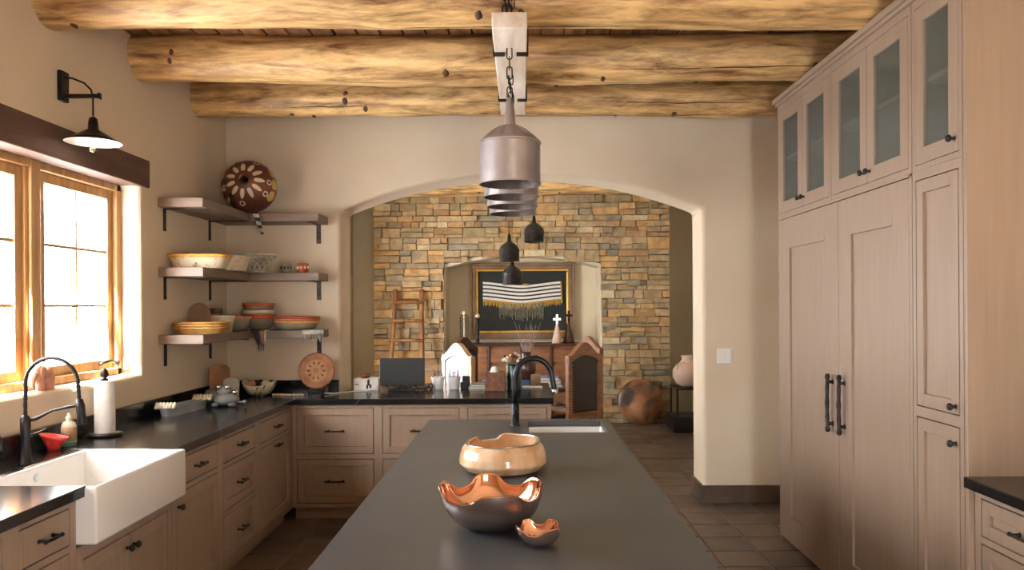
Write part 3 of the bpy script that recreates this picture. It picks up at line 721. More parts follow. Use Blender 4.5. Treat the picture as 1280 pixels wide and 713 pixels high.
# chain bundle from the ceiling in front of the first log
cb = thing('chain_bundle', 'bundle of iron chains running up past the front log beam', 'chain', (-.052, 3.69, 3.0))
for q, (dx, dy) in enumerate(((-.016, 0), (.016, .012), (.0, -.016))):
    for k in range(8): link((-.055+dx, 3.685+dy, 3.022+k*.036), .05, .024, .0035, (k+q) % 2, cb)
PX = -.055
def pendant_big(loc, label):
    x, y, z = loc
    root = thing('pendant_lamp', label, 'pendant lamp', (x, y, z), 'large pendant lamps hung in a row above the island')
    r = .156; seg = 96
    prof = [(r, 0), (r+.004, .0), (r+.004, .006), (r, .008), (r, .10), (r, .205), (r+.004, .208), (r+.004, .216), (r-.004, .222)]
    MB().lathe(prof, loc, 64).lathe([(r-.002, 0), (r-.003, .05), (r-.003, .2), (.1, .25), (.03, .27)], loc, 48, mi=1).build('shade', ['pend_metal', 'pend_inner'], root, smooth=False)
    smooth_by_angle(root.children[0])
    n = 12
    def mod(rr, h, a, k):
        t = (.156-rr)/.125; t = max(0, min(1, t)); return (rr, h+.026*math.sin(PI*t)*(abs(math.cos(a*n/2))**.8-.6))
    dome = [(.154, .220), (.150, .226), (.138, .236), (.120, .248), (.102, .260), (.084, .272), (.066, .284), (.050, .295), (.036, .304)]
    MB().lathe(dome, loc, seg, mod=mod).build('dome', 'pend_metal', root, smooth=True)
    MB().lathe([(.034, .296), (.035, .302), (.030, .31), (.025, .36), (.019, .42), (.015, .445), (0, .448)], loc, 24).build('neck', 'pend_metal', root, smooth=True)
    MB().lathe([(.0, .27), (.022, .27), (.022, .2), (.018, .19), (.018, .19)], loc, 16).build('socket', 'black_metal', root, smooth=True)
    MB().lathe([(.012, .195), (.016, .18), (.030, .15), (.032, .13), (.022, .11), (0, .103)], loc, 16).build('bulb', 'bulb_glass', root, smooth=True)
    top = z+.445; n_ = int((2.925-top)/.052)+1
    ch = MB().tube([(x, y, top-.003), (x, y, top+.006)], .006, 8).build('hook', 'iron', root)
    st = (2.925-top)/n_
    for k in range(n_): link((x, y, top+st*(k+.5)), st+.014, .026, .0032, k % 2, ch)
    return root
p0 = pendant_big((PX, 3.94, 2.224), 'riveted metal pendant lamp nearest the free end of the whitewashed board')
for yy, lb in ((4.40, 'metal pendant lamp second along the whitewashed board'), (4.82, 'metal pendant lamp third along the whitewashed board'), (5.20, 'metal pendant lamp at the arch end of the whitewashed board')):
    dup(p0, (PX, yy, 2.224), label=lb)
def pendant_small(loc, label, cord=False):
    x, y, z = loc; r = .106
    root = thing('small_pendant', label, 'pendant lamp', loc, 'small dark pendants in the dining room')
    o = MB().lathe([(r, 0), (r+.003, .003), (r, .008), (r, .12), (r-.006, .14), (.085, .165), (.055, .19), (.03, .205)], loc, 32).lathe([(r-.004, .001), (r-.004, .12), (.03, .2)], loc, 32).build('shade', 'pend_dark', root, smooth=True)
    MB().lathe([(.032, .203), (.022, .215), (.018, .26), (.012, .29), (0, .292)], loc, 16).build('neck', 'pend_dark', root, smooth=True)
    MB().lathe([(.012, .1), (.03, .07), (.028, .05), (0, .035)], loc, 14).build('bulb', 'bulb_glass', root, smooth=True)
    for s in ((-.006, .006) if cord else (0,)):
        MB().tube([(x+s, y, z+.285), (x+s, y, CZ+.03)], .0025, 6).build('cord', 'iron', root)
pendant_small((-.127, 8.1, 2.073), 'dark bell pendant with double cord, second highest of three over the dining table', True)
pendant_small((-.100, 8.35, 1.834), 'lowest dark bell pendant in front of the framed weaving')
pendant_small((.137, 8.2, 2.283), 'highest dark bell pendant in front of the stone wall')

# wall sconce
sc_ = thing('wall_sconce', 'black barn style wall sconce with lit bulb above the window', 'wall lamp', (XL, 3.98, 2.67))
MB().box(XL-.001, XL+.022, 3.945, 4.015, 2.675, 2.83).build('wall_plate', 'black_metal', sc_, bevel=.003)
MB().box(XL+.02, XL+.20, 3.971, 3.989, 2.692, 2.712).box(XL+.196, XL+.204, 3.966, 3.994, 2.686, 2.718).build('arm', 'black_metal', sc_, bevel=.002)
MB().tube([(XL+.02, 3.98, 2.80), (XL+.06, 3.98, 2.795), (XL+.12, 3.98, 2.77), (XL+.155, 3.98, 2.735), (XL+.165, 3.98, 2.70), (XL+.165, 3.98, 2.60)], .005, 8).build('rod', 'black_metal', sc_, smooth=True)
c = (XL+.165, 3.98, 2.46)
sh = MB().lathe([(.137, 0), (.138, .004), (.10, .022), (.06, .048), (.026, .068), (.024, .10), (.020, .125), (.008, .135), (0, .136)], c, 40).build('shade', 'black_metal', sc_, smooth=True)
MB().lathe([(.135, .0005), (.10, .018), (.06, .043), (.02, .062), (0, .062)], c, 40).build('shade_lining', 'sconce_in', sh, smooth=True)
MB().lathe([(.013, .06), (.014, .03), (.020, .01), (.027, -.02), (.022, -.042), (0, -.052)], c, 16).build('bulb', 'bulb_glass', sc_, smooth=True)
MB().tube([(c[0]-.008, c[1], c[2]+.02), (c[0]-.008, c[1], c[2]-.025), (c[0]+.008, c[1], c[2]-.025), (c[0]+.008, c[1], c[2]+.02)], .004, 6).build('filament', 'filament', sc_)
# light switch
ls = thing('light_switch', 'cream double light switch plate on the arched wall', 'switch', (1.634, YB, 1.13))
MB().box(1.575, 1.693, YB-.008, YB+.002, 1.13, 1.25).build('plate', 'switch_white', ls, bevel=.004)
for x in (1.590, 1.642): MB().box(x, x+.036, YB-.013, YB-.006, 1.155, 1.225).build('rocker', 'switch_white', ls, bevel=.002)

# ================================================================== CORNER SHELVES
def shelf(zt, label):
    t = .060; root = thing('corner_shelf', label, 'shelf', (-2.1, 5.8, zt-t), 'floating wooden corner shelves')
    MB().box(XL-.004, -2.085, 5.03, YB+.005, zt-t, zt).build('board', 'shelf_wood', root, bevel=.003)
    MB().box(-2.085, -1.56, 5.905, YB+.005, zt-t, zt).build('board', 'shelf_wood', root, bevel=.003)
    for y in (5.12, 5.86):
        m = MB().box(XL, XL+.008, y-.016, y+.016, zt-t-.15, zt-t).box(XL, XL+.27, y-.016, y+.016, zt-t-.008, zt-t+.001).box(XL+.262, XL+.297, y-.016, y+.016, zt-t-.008, zt-t-.002)
        b = m.build('bracket', 'iron', root, bevel=.0015, segs=1)
        for z in (.04, .12): MB().ball((XL+.009, y, zt-t-z), (.003, .006, .006), 8, 5).build('screw', 'steel', b)
    m = MB().box(-1.652, -1.617, YB-.008, YB, zt-t-.15, zt-t).box(-1.652, -1.617, 5.92, YB, zt-t-.008, zt-t+.001)
    b = m.build('bracket', 'iron', root, bevel=.0015, segs=1)
    for z in (.04, .12): MB().ball((-1.634, YB-.009, zt-t-z), (.006, .003, .006), 8, 5).build('screw', 'steel', b)
Z1, Z2, Z3 = 2.325, 1.868, 1.424
shelf(Z1, 'topmost wooden corner shelf holding the painted pot')
shelf(Z2, 'middle wooden corner shelf holding baskets and two small cups')
shelf(Z3, 'lowest wooden corner shelf holding plates and bowls')

# painted pot lying with its mouth to the room
pc = Vector((-2.07, 5.86, Z1+.198)); pr = (.203, .18, .198)
pot = thing('painted_pot', 'large round painted pot with petal pattern resting on the top shelf', 'pot', (pc.x, pc.y, Z1))
aim = Vector((.10, -1, .16)).normalized(); Q = aim.to_track_quat('Z', 'Y').to_matrix()
def onpot(th, ph, lift=0):          # th angle from mouth axis, ph around
    d = Q @ Vector((math.sin(th)*math.cos(ph), math.sin(th)*math.sin(ph), math.cos(th)))
    return pc+Vector((d.x*pr[0], d.y*pr[1], d.z*pr[2]))*(1+lift)
MB().grid(40, 24, lambda u, v: onpot(.16+v*(PI-.16), u*2*PI), cu=True).build('body', 'painted', pot, smooth=True)
MB().grid(24, 6, lambda u, v: onpot(.24-.09*abs(v-.5)*0-.1*v, u*2*PI, .03*math.sin(PI*v)+(.0 if v < .7 else -.10*(v-.7)/.3)), cu=True).build('mouth', 'painted', pot, smooth=True)
def patch(th0, th1, ph, wd, mat, lift=.008, nm='painted_petal'):
    def f(u, v):
        th = th0+(th1-th0)*v; k = math.sin(PI*min(1, max(0, v*.86+.14)))**.6
        return onpot(th, ph+(u-.5)*wd*k/max(.25, math.sin(th)), lift)
    MB().grid(4, 8, f).build(nm, mat, pot, smooth=True)
for k in range(11):
    ph = 2*PI*k/11
    patch(.36, .78, ph, .16, 'paint_cream')
    if k % 2 == 0: patch(.86, 1.12, ph, .22, 'paint_cream', .009)
    patch(.90, 1.05, ph, .10, 'paint_dark', .014)
phr = max([2*PI*k/64 for k in range(64)], key=lambda p: onpot(1.3, p).x); phl = phr+PI
for o_, m in ((-.5, 'paint_yellow'), (0, 'paint_yellow'), (.5, 'paint_yellow'), (1.0, 'paint_yellow')): patch(1.12, 1.55, phr+o_, .42, m, .010)
for k in range(9): patch(.98, 1.5, phl-1.1+k*.27, .12, 'paint_cream' if k % 2 else 'paint_dark', .016)
for o_ in (-.8, .0, .8): patch(.75, 1.0, phl+o_, .2, 'paint_dark', .012)
# feather strip hanging off the top shelf
def drape(name, label, x, y, z, w_, ln, mats, ax=(1, 0), lean=(0, 0), taper=.3, over=.12, stripes=0, cat='cloth', fringe=None):
    root = thing(name, label, cat, (x, y, z-ln))
    ax = Vector((ax[0], ax[1], 0)).normalized(); nrm = Vector((ax.y, -ax.x, 0))
    def f(u, v, o=0):
        s = v*(ln+over)-over; wv = w_*(1-(taper*max(0, s)/ln))
        off = .006*math.sin(u*9+v*5)
        if s < 0: p = Vector((x, y, z+.004))+ax*(u-.5)*wv+nrm*(s-.0)
        else: p = Vector((x, y, z+.004-s))+ax*(u-.5)*wv+nrm*(.008+off*.8)+Vector((lean[0], lean[1], 0))*s/ln
        return p
    MB().grid(8, 20, f, mfn=(lambda i, j: (j//2) % 2) if stripes else (lambda i, j: (i//2) % len(mats))).build('cloth', mats, root, smooth=True)
    root.children[0].modifiers.new('solid', 'SOLIDIFY').thickness = .003
    if fringe:
        mb = MB()
        for k in range(fringe):
            u = (k+.5)/fringe; p = f(u, 1); mb.tube([p, p+Vector((R.uniform(-.006, .006), -.002, -.03)), p+Vector((R.uniform(-.01, .01), -.002, -.055))], [.003, .003, .0015], 5)
        stuff(mb.build('fringe', mats[0], root))
drape('feather_strip', 'pale feathered strip hanging over the edge of the top shelf', -2.03, 5.86, Z1, .05, .17, ['cloth_white', 'cloth_dark'], (1, .6), (.06, -.02), .7, .1, 1)

# ---- middle shelf
def oval_tray(name, label, c, a, b, h, mats, ang, group=None, cat='basket', flare=1.18, rim=None, handles=0):
    root = thing(name, label, cat, c, group)
    ca, sa = math.cos(ang), math.sin(ang)
    def pt_(r, z, t):
        n = 3.2; ct_, st_ = math.cos(t), math.sin(t)
        x = a*r*math.copysign(abs(ct_)**(2/n), ct_); y = b*r*math.copysign(abs(st_)**(2/n), st_)
        return (c[0]+x*ca-y*sa, c[1]+x*sa+y*ca, c[2]+z)
    pr_ = [(0, 0), (1, 0), (1+(flare-1)*.5, h*.5), (flare, h), (flare-.03, h), (.97, .012), (0, .012)]
    MB().grid(40, len(pr_), lambda u, v: pt_(*pr_[int(round(v*(len(pr_)-1)))], u*2*PI), cu=True).build('body', mats[0], root, smooth=True)
    smooth_by_angle(root.children[0])
    MB().tube([pt_(flare-.01, h, 2*PI*k/40) for k in range(40)], rim or .007, 8, closed=True).build('rim', mats[1], root, smooth=True)
    return root
oval_tray('oblong_basket', 'oblong woven basket with a golden rim on the middle shelf', (-2.19, 5.24, Z2), .165, .10, .085, ['basket_c', 'basket_y'], .1, rim=.012)
MB().tube([(-2.37, 5.15, Z2+.092), (-2.30, 5.14, Z2+.095), (-2.22, 5.13, Z2+.098)], [.006, .008, .005], 8).build('wooden_scoop', 'wood_dark', smooth=True)
tag(bpy.data.objects['wooden_scoop'], 'small dark scoop laid on the oblong golden rimmed basket', 'scoop')
oval_tray('shallow_basket', 'speckled shallow basket behind the golden rimmed one', (-2.16, 5.56, Z2), .155, .12, .10, ['basket_c', 'cream'], .25)
# open lattice bowl
lb_ = thing('lattice_bowl', 'cream open lattice ceramic bowl in the shelf corner', 'bowl', (-2.02, 5.9, Z2))
lc = Vector((-2.02, 5.90, Z2))
def lat(a, t): r = .06+.085*t**.8; return lc+Vector((r*math.cos(a), r*math.sin(a), .012+.125*t))
for k in range(14):
    for s in (1, -1): MB().tube([lat(2*PI*k/14+s*t*.95, t) for t in [i/8 for i in range(9)]], .0055, 6).build('strand', 'lattice', lb_, smooth=True)
MB().tube([lat(2*PI*k/32, 1) for k in range(32)], .008, 8, closed=True).build('rim', 'lattice', lb_, smooth=True)
MB().lathe([(0, .004), (.062, .0), (.068, .016), (.06, .02), (0, .014)], lc, 28).build('base', 'lattice', lb_, smooth=True)
def cup(loc, label, mat, r=.042, h=.075):
    root = thing('small_cup', label, 'cup', loc, 'small cups on the middle shelf')
    MB().lathe([(0, 0), (r*.7, 0), (r*.95, h*.3), (r, h*.65), (r*.92, h), (r*.86, h), (r*.92, h*.6), (r*.6, .01), (0, .008)], loc, 24).build('body', mat, root, smooth=True)
    m = 'paint_dark' if mat == 'clay_grey' else 'cream'
    for k in range(5):
        a = -PI/2+(k-2)*.6; p = Vector((loc[0]+r*math.cos(a), loc[1]+r*math.sin(a), loc[2]+h*.55))
        MB().ball(p, (.008, .008, .013), 8, 6).build('painted_mark', m, root, smooth=True)
cup((-1.83, 5.98, Z2), 'small grey painted cup next to the terracotta cup', 'clay_grey')
cup((-1.70, 5.98, Z2), 'small terracotta cup next to the grey cup', 'terracotta', .046)

# ---- lowest shelf
def plate(name, label, c, r, h, mat, rimmat, group, cat='plate', seg=40):
    root = thing(name, label, cat, c, group)
    MB().lathe([(0, 0), (r*.7, 0), (r*.9, h*.35), (r, h), (r*.985, h), (r*.88, h*.5), (r*.68, h*.2), (0, h*.2)], c, seg).build('body', mat, root, smooth=True)
    MB().tube([(c[0]+r*.99*math.cos(2*PI*k/seg), c[1]+r*.99*math.sin(2*PI*k/seg), c[2]+h) for k in range(seg)], h*.16, 6, closed=True).build('rim', rimmat, root, smooth=True)
for k, lb in enumerate(('lowest golden oblong tray of the stack on the lowest shelf', 'golden oblong tray in the middle of the stack of three', 'topmost golden oblong tray of the stack on the lowest shelf')):
    oval_tray('golden_tray', lb, (-2.19, 5.26, Z3+k*.018), .155, .11, .040, ['gold_rim', 'gold_rim'], .08, 'golden trays stacked on the lowest shelf', 'tray', rim=.006)
pq = MB().prism([(-.075, 0), (.075, 0)]+[(.075*math.cos(t), .06+.075*math.sin(t)*1.05) for t in [PI*k/14 for k in range(15)]], -.012, .012)
pq.rot(-.18, 'X'); pq.rot(.25, 'Z'); pq.v = [v+Vector((-2.29, 5.45, Z3+.098)) for v in pq.v]
for v in pq.v: v.z -= .098-.075
tag(pq.build('wooden_plaque', 'plaque', bevel=.003), 'round topped wooden plaque propped behind the golden trays', 'plaque')
def bowl(name, label, c, r, h, mat, rimmat, group=None, cat='bowl', foot=.5):
    root = thing(name, label, cat, c, group)
    pf = [(0, 0), (r*foot, 0), (r*.82, h*.35), (r*.96, h*.72), (r, h), (r*.95, h), (r*.9, h*.7), (r*.74, h*.36), (r*.4, h*.12), (0, h*.1)]
    MB().lathe(pf, c, 36).build('body', mat, root, smooth=True)
    MB().lathe([(r*.975, h*.78), (r*1.01, h*.80), (r*1.01, h*1.0), (r*.97, h*1.02), (r*.93, h*.9)], c, 36).build('rim', rimmat, root, smooth=True)
    return root
bowl('white_bowl', 'white square sided bowl behind the golden trays', (-2.20, 5.62, Z3), .095, .12, 'cream', 'cream', foot=.8)
g_ = 'clay bowls on the lowest shelf'
bowl('clay_bowl', 'round grey clay bowl beside the dark cloth', (-2.18, 5.88, Z3), .105, .11, 'clay_grey', 'clay', g_)
bowl('clay_bowl', 'lower clay bowl of the nested pair with orange rim', (-2.06, 6.05, Z3), .125, .115, 'clay_grey', 'terracotta', g_)
bowl('clay_bowl', 'clay bowl with cream rim nested in the middle of the pile', (-2.075, 6.05, Z3+.055), .122, .10, 'clay', 'cream', g_)
bowl('clay_bowl', 'topmost orange rimmed clay bowl of the pile', (-2.07, 6.05, Z3+.105), .122, .105, 'clay_grey', 'terracotta', g_)
bowl('small_vessel', 'tiny dark clay vessel against the wall behind the bowls', (-2.31, 5.80, Z3), .05, .17, 'clay_grey', 'turned_dark', foot=.7)
for k, lb in enumerate(('lowest orange rimmed plate of the stack at the shelf end', 'middle orange rimmed plate of the stack at the shelf end', 'topmost orange rimmed plate of the stack at the shelf end')):
    plate('clay_plate', lb, (-1.76, 6.01, Z3+k*.018), .165+.004*k, .062, 'clay_grey', ('basket_y', 'clay', 'terracotta')[k], 'clay plates at the shelf end')
drape('dark_cloth', 'dark fringed cloth hanging from the lowest shelf under the clay bowls', -2.02, 5.90, Z3, .12, .11, ['cloth_dark', 'cloth_dark', 'wood_red', 'cloth_white'], (1, 0), (.02, 0), .5, .12, fringe=5)
drape('white_cloth', 'white fringed cloth hanging at the end of the lowest shelf', -1.60, 5.88, Z3, .17, .035, ['cloth_white', 'cloth_white'], (1, 0), (0, 0), 0, .12, fringe=13)

# ================================================================== SINK COUNTER
CT = .915
ft = thing('kitchen_faucet', 'tall black spring neck faucet behind the farmhouse sink', 'faucet', (-2.20, 3.40, CT))
MB().lathe([(.030, 0), (.030, .008), (.024, .014), (.018, .10), (.021, .15), (.021, .20), (.012, .215), (0, .216)], (-2.20, 3.40, CT), 20).build('body', 'black_metal', ft, smooth=True)
cx = (-2.20-1.965)/2; rr_ = (2.20-1.965)/2
hp = [(-2.20, 3.40, 1.12), (-2.20, 3.40, 1.19), (-2.197, 3.40, 1.25)]+[(x, 3.40, z) for x, _, z in arc((cx, 0, 1.265), rr_, PI, 0, 14)]+[(-1.962, 3.40, 1.22), (-1.960, 3.40, 1.18)]
hp2 = []
for i in range(len(hp)-1):
    for k in range(4): hp2.append(Vector(hp[i]).lerp(Vector(hp[i+1]), k/4))
MB().tube(hp2, [.0072+.0016*(i % 2) for i in range(len(hp2))], 10).build('spring_hose', 'black_metal', ft, smooth=True)
MB().tube([(-1.960, 3.40, 1.20), (-1.956, 3.40, 1.17), (-1.952, 3.40, 1.13), (-1.948, 3.40, 1.095), (-1.947, 3.40, 1.085)], [.013, .019, .018, .021, .018], 14).build('spray_head', 'black_metal', ft, smooth=True)
MB().tube([(-2.20, 3.40, 1.10), (-2.15, 3.40, 1.115), (-2.08, 3.40, 1.15), (-2.02, 3.40, 1.163), (-1.965, 3.40, 1.17)], [.006, .0085, .005, .0065, .005], 10).build('arm', 'black_metal', ft, smooth=True)
MB().tube([(-2.20, 3.42, 1.03), (-2.20, 3.46, 1.035), (-2.19, 3.53, 1.045)], [.007, .005, .006], 10).build('lever', 'black_metal', ft, smooth=True)
f2 = thing('water_tap', 'small black gooseneck water tap beside the tall faucet', 'faucet', (-2.22, 3.10, CT))
MB().lathe([(.022, 0), (.022, .006), (.015, .012), (.013, .09), (0, .092)], (-2.22, 3.10, CT), 16).build('body', 'black_metal', f2, smooth=True)
MB().tube([(-2.22, 3.10, CT+.08), (-2.22, 3.10, CT+.14)]+[(x, 3.10, z) for x, _, z in arc((-2.165, 0, CT+.145), .055, PI, .1, 10)]+[(-2.108, 3.10, CT+.11)], .008, 10).build('spout', 'black_metal', f2, smooth=True)
# soap bottle, red bowl, paper towel
sb = thing('soap_bottle', 'cream soap bottle with a tan and green label beside the red bowl', 'bottle', (-2.285, 3.87, CT))
c = (-2.285, 3.87, CT)
MB().lathe([(0, 0), (.033, 0), (.035, .006), (.035, .095), (.028, .112), (.013, .122), (.013, .130)], c, 24).build('body', 'bottle', sb, smooth=True)
MB().lathe([(.0355, .02), (.0357, .02), (.0357, .088), (.0355, .088)], c, 24).build('label', 'label_tan', sb, smooth=True)
MB().lathe([(.0354, .004), (.0359, .004), (.0359, .019), (.0354, .019)], c, 24).build('label_band', 'label_green', sb, smooth=True)
MB().lathe([(.015, .126), (.015, .142), (.008, .145), (.007, .158), (0, .16)], c, 16).build('cap', 'bottle', sb, smooth=True)
rb = MB(); c = (-2.27, 3.72, CT)
rb.lathe([(0, 0), (.026, 0), (.030, .018), (.052, .055), (.064, .072), (.060, .073), (.046, .055), (.024, .02), (0, .018)], c, 32, mod=lambda r, h, a, k: (r, h+(.014*math.cos(a+2.6) if h > .05 else 0)))
tag(rb.build('red_bowl', 'red', smooth=True), 'small red bowl on the counter behind the white sink', 'bowl')
pt_ = thing('paper_towel_holder', 'white paper towel roll on a dark stand with pinecone finial', 'paper towel', (-2.25, 4.14, CT)); c = (-2.25, 4.14, CT)
MB().lathe([(0, 0), (.085, 0), (.088, .006), (.086, .014), (.06, .018), (0, .018)], c, 32).build('base', 'black_metal', pt_, smooth=True)
rl = MB().lathe([(.02, .018), (.051, .018), (.051, .295), (.049, .297), (.02, .297), (.02, .018)], c, 40).build('paper_roll', 'paper', pt_, smooth=True); smooth_by_angle(rl)
MB().tube([(c[0], c[1], CT), (c[0], c[1], CT+.315)], .008, 10).build('rod', 'black_metal', pt_)
mb = MB().lathe([(.018, .297), (.02, .305), (.008, .310), (.018, .318), (.021, .330), (.015, .350), (.006, .362), (0, .364)], c, 16, mod=lambda r, h, a, k: (r*(1+.12*math.cos(a*5)), h))
mb.build('finial', 'iron', pt_, smooth=True)
# clay elephant on the sill
el = MB(); ex, ey, ez = -2.445, 3.90, WZ0
el.ball((ex, ey+.008, ez+.080), (.042, .068, .060), 24, 16)
el.ball((ex+.008, ey-.040, ez+.088), (.034, .042, .048), 20, 12)
el.tube([(ex+.016, ey-.072, ez+.085), (ex+.018, ey-.088, ez+.06), (ex+.018, ey-.090, ez+.03), (ex+.02, ey-.085, ez+.012)], [.018, .014, .010, .007], 10)
for dx in (-.02, .022):
    for dy in (-.035, .042): el.tube([(ex+dx, ey+dy, ez), (ex+dx, ey+dy, ez+.02), (ex+dx, ey+dy, ez+.07)], [.022, .021, .024], 12)
el.ball((ex+.038, ey-.035, ez+.088), (.008, .026, .034), 12, 8)
el.tube([(ex, ey+.068, ez+.09), (ex, ey+.075, ez+.06)], [.005, .004], 6)
tag(el.build('clay_elephant', 'clay', smooth=True), 'pink clay elephant figurine on the window sill', 'figurine')
# flowering plant at the end of the sill
pp = thing('flowering_plant', 'potted plant with a pink flower on the window sill', 'plant', (-2.44, 3.36, WZ0)); c = (-2.44, 3.36, WZ0)
MB().lathe([(0, 0), (.035, 0), (.05, .09), (.054, .09), (.054, .1), (.045, .1), (.04, .08), (0, .08)], c, 24).build('pot', 'clay', pp, smooth=True)
for k, (dx, dy, dz, s) in enumerate(((.05, .16, .16, 1), (.03, .10, .22, .8), (.02, -.12, .16, 1), (-.03, .08, .19, .8), (.05, -.06, .2, .9))):
    e = Vector((c[0]+dx*.8, c[1]+dy, c[2]+dz)); a = Vector((c[0], c[1], c[2]+.08)); dr_ = (e-a); sd = dr_.cross(Vector((0, 0, 1))).normalized()
    MB().grid(5, 9, lambda u, v: a+dr_*v+Vector((0, 0, .05*math.sin(PI*v)))+sd*(u-.5)*.045*math.sin(PI*(v*.9+.05))).build('leaf', 'leaf', pp, smooth=True)
st_ = MB().tube([(c[0], c[1], c[2]+.08), (c[0]+.01, c[1]+.05, c[2]+.18), (c[0]+.02, c[1]+.10, c[2]+.26)], .003, 6).build('stem', 'leaf', pp)
for k in range(6):
    a = 2*PI*k/6; MB().ball((c[0]+.02, c[1]+.10+.02*math.cos(a), c[2]+.265+.02*math.sin(a)), (.006, .018, .018), 8, 6).build('petal', 'petal_pink', pp, smooth=True)
# metal tray with cream handles
mt = oval_tray('metal_tray', 'shiny metal tray with cream woven end handles by the backsplash', (-2.235, 5.08, CT), .235, .052, .055, ['tin', 'tin'], PI/2-.09, cat='tray', rim=.003, flare=1.08)
for s, yy in ((-1, 4.86), (1, 5.32)):
    xx = -2.235-(yy-5.08)*-.09
    for k in range(6): MB().tube([(xx-.055+.022*k, yy-.02, CT+.050), (xx-.055+.022*k, yy, CT+.078), (xx-.055+.022*k, yy+.025, CT+.050)], .012, 8).build('handle_strand', 'cream', mt, smooth=True)
# frog figure, grey roller, boards
fg = thing('frog_figure', 'grey stone frog figure with shiny metal eyes in the counter corner', 'figurine', (-2.06, 5.36, CT)); c = Vector((-2.06, 5.36, CT))
mb = MB(); mb.ball(c+Vector((0, 0, .045)), (.085, .07, .045), 24, 14, fn=lambda p: (p.x, p.y, max(p.z, -.045))); mb.build('body', 'frog', fg, smooth=True)
MB().ball(c+Vector((-.015, .01, .105)), (.055, .05, .035), 20, 12).build('head', 'frog', fg, smooth=True)
for dx in (-.045, .01): MB().ball(c+Vector((dx, -.03, .135)), .016, 14, 9).build('eye', 'chrome', fg, smooth=True)
MB().ball(c+Vector((.062, -.02, .098)), .020, 14, 9).build('ornament', 'chrome', fg, smooth=True)
for dx in (-.06, .055): MB().ball(c+Vector((dx, -.055, .016)), (.028, .03, .016), 12, 8).build('foot', 'frog', fg, smooth=True)
MB().tube([c+Vector((.075, -.01, .03)), c+Vector((.12, -.015, .028))], .008, 8).build('tongue', 'wood_dark', fg)
MB().ball(c+Vector((.13, -.017, .03)), .016, 12, 8).build('ball_end', 'frog', fg, smooth=True)
mb = MB().lathe([(0, -.055), (.048, -.055), (.052, -.045), (.052, .045), (.048, .055), (0, .055)], (-2.20, 5.50, CT+.052), 28, 'x')
tag(smooth_by_angle(mb.build('grey_canister', 'frog')), 'grey cylinder lying on its side behind the frog figure', 'canister')
def board_lean(name, label, x, y, w_, h, mat, tilt, turn, round_=True):
    pts = [(-w_/2, 0), (w_/2, 0), (w_/2, h*.86)]+[(w_/2*math.cos(t), h*.86+h*.14*math.sin(t)) for t in [PI*k/8 for k in range(1, 8)]]+[(-w_/2, h*.86)]
    mb = MB().prism(pts, -.009, .009); mb.rot(tilt, 'X'); mb.rot(turn, 'Z'); zmin = min(v.z for v in mb.v)
    mb.v = [v+Vector((x, y, CT-zmin)) for v in mb.v]
    return tag(mb.build(name, mat, bevel=.003), label, 'board')
board_lean('wooden_board', 'brown wooden board leaning in the counter corner', -2.235, 5.70, .15, .27, 'wood_mid', -.30, .55)
board_lean('pale_board', 'smaller pale grey board leaning behind the frog figure', -2.09, 5.50, .11, .185, 'clay_grey', -.28, .15)
# striped basket bowl with pears
bk = thing('striped_basket', 'round striped basket bowl on the counter below the shelves', 'basket', (-2.045, 5.98, CT)); c = (-2.045, 5.98, CT)
MB().lathe([(0, 0), (.045, 0), (.085, .02), (.118, .06), (.130, .10), (.124, .102), (.108, .06), (.07, .02), (0, .012)], c, 40, mod=lambda r, h, a, k: (r, h+(.018*math.cos(2*a) if h > .05 else 0))).build('body', 'cream', bk, smooth=True)
for k in range(7):
    a = -PI*.05-k*.42; pts = []
    for t in [i/8 for i in range(9)]:
        rr2 = .05+(.131-.05)*(t**.75); pts.append((c[0]+rr2*math.cos(a+t*.5), c[1]+rr2*math.sin(a+t*.5), c[2]+.004+.09*t**1.35+(.018*math.cos(2*(a+t*.5))*t)))
    if k in (1, 3, 4): MB().tube(pts, .005, 6).build('stripe', 'turned_dark', bk, smooth=True)
for (dx, dy, m) in ((-.06, -.01, 'clay'), (.0, .03, 'paint_dark'), (.05, 0, 'cream')):
    tag(MB().ball((c[0]+dx, c[1]+dy, c[2]+.088), (.036, .034, .036), 14, 10).build('gourd', m, smooth=True), {'clay': 'reddish dried gourd in the striped basket', 'paint_dark': 'dark dried gourd in the striped basket', 'cream': 'pale dried gourd in the striped basket'}[m], 'gourd', 'dried gourds in the striped basket')
# shell garland
ga = thing('shell_garland', 'string of shells lying on the black counter beside the basket', 'garland', (-1.8, 5.93, CT))
for k in range(18):
    t = k/17; p = (-1.93+.235*t, 5.96-.03*t+.012*math.sin(t*9), CT+.009)
    MB().ball(p, (.009, .008, .0085) if k % 3 else (.012, .009, .010), 8, 6).build('shell', 'shell' if k % 2 else 'cream', ga, smooth=True)
MB().tube([(-1.93+.235*t, 5.96-.03*t+.012*math.sin(t*9), CT+.006) for t in [k/20 for k in range(21)]], .002, 5).build('cord', 'twig', ga)
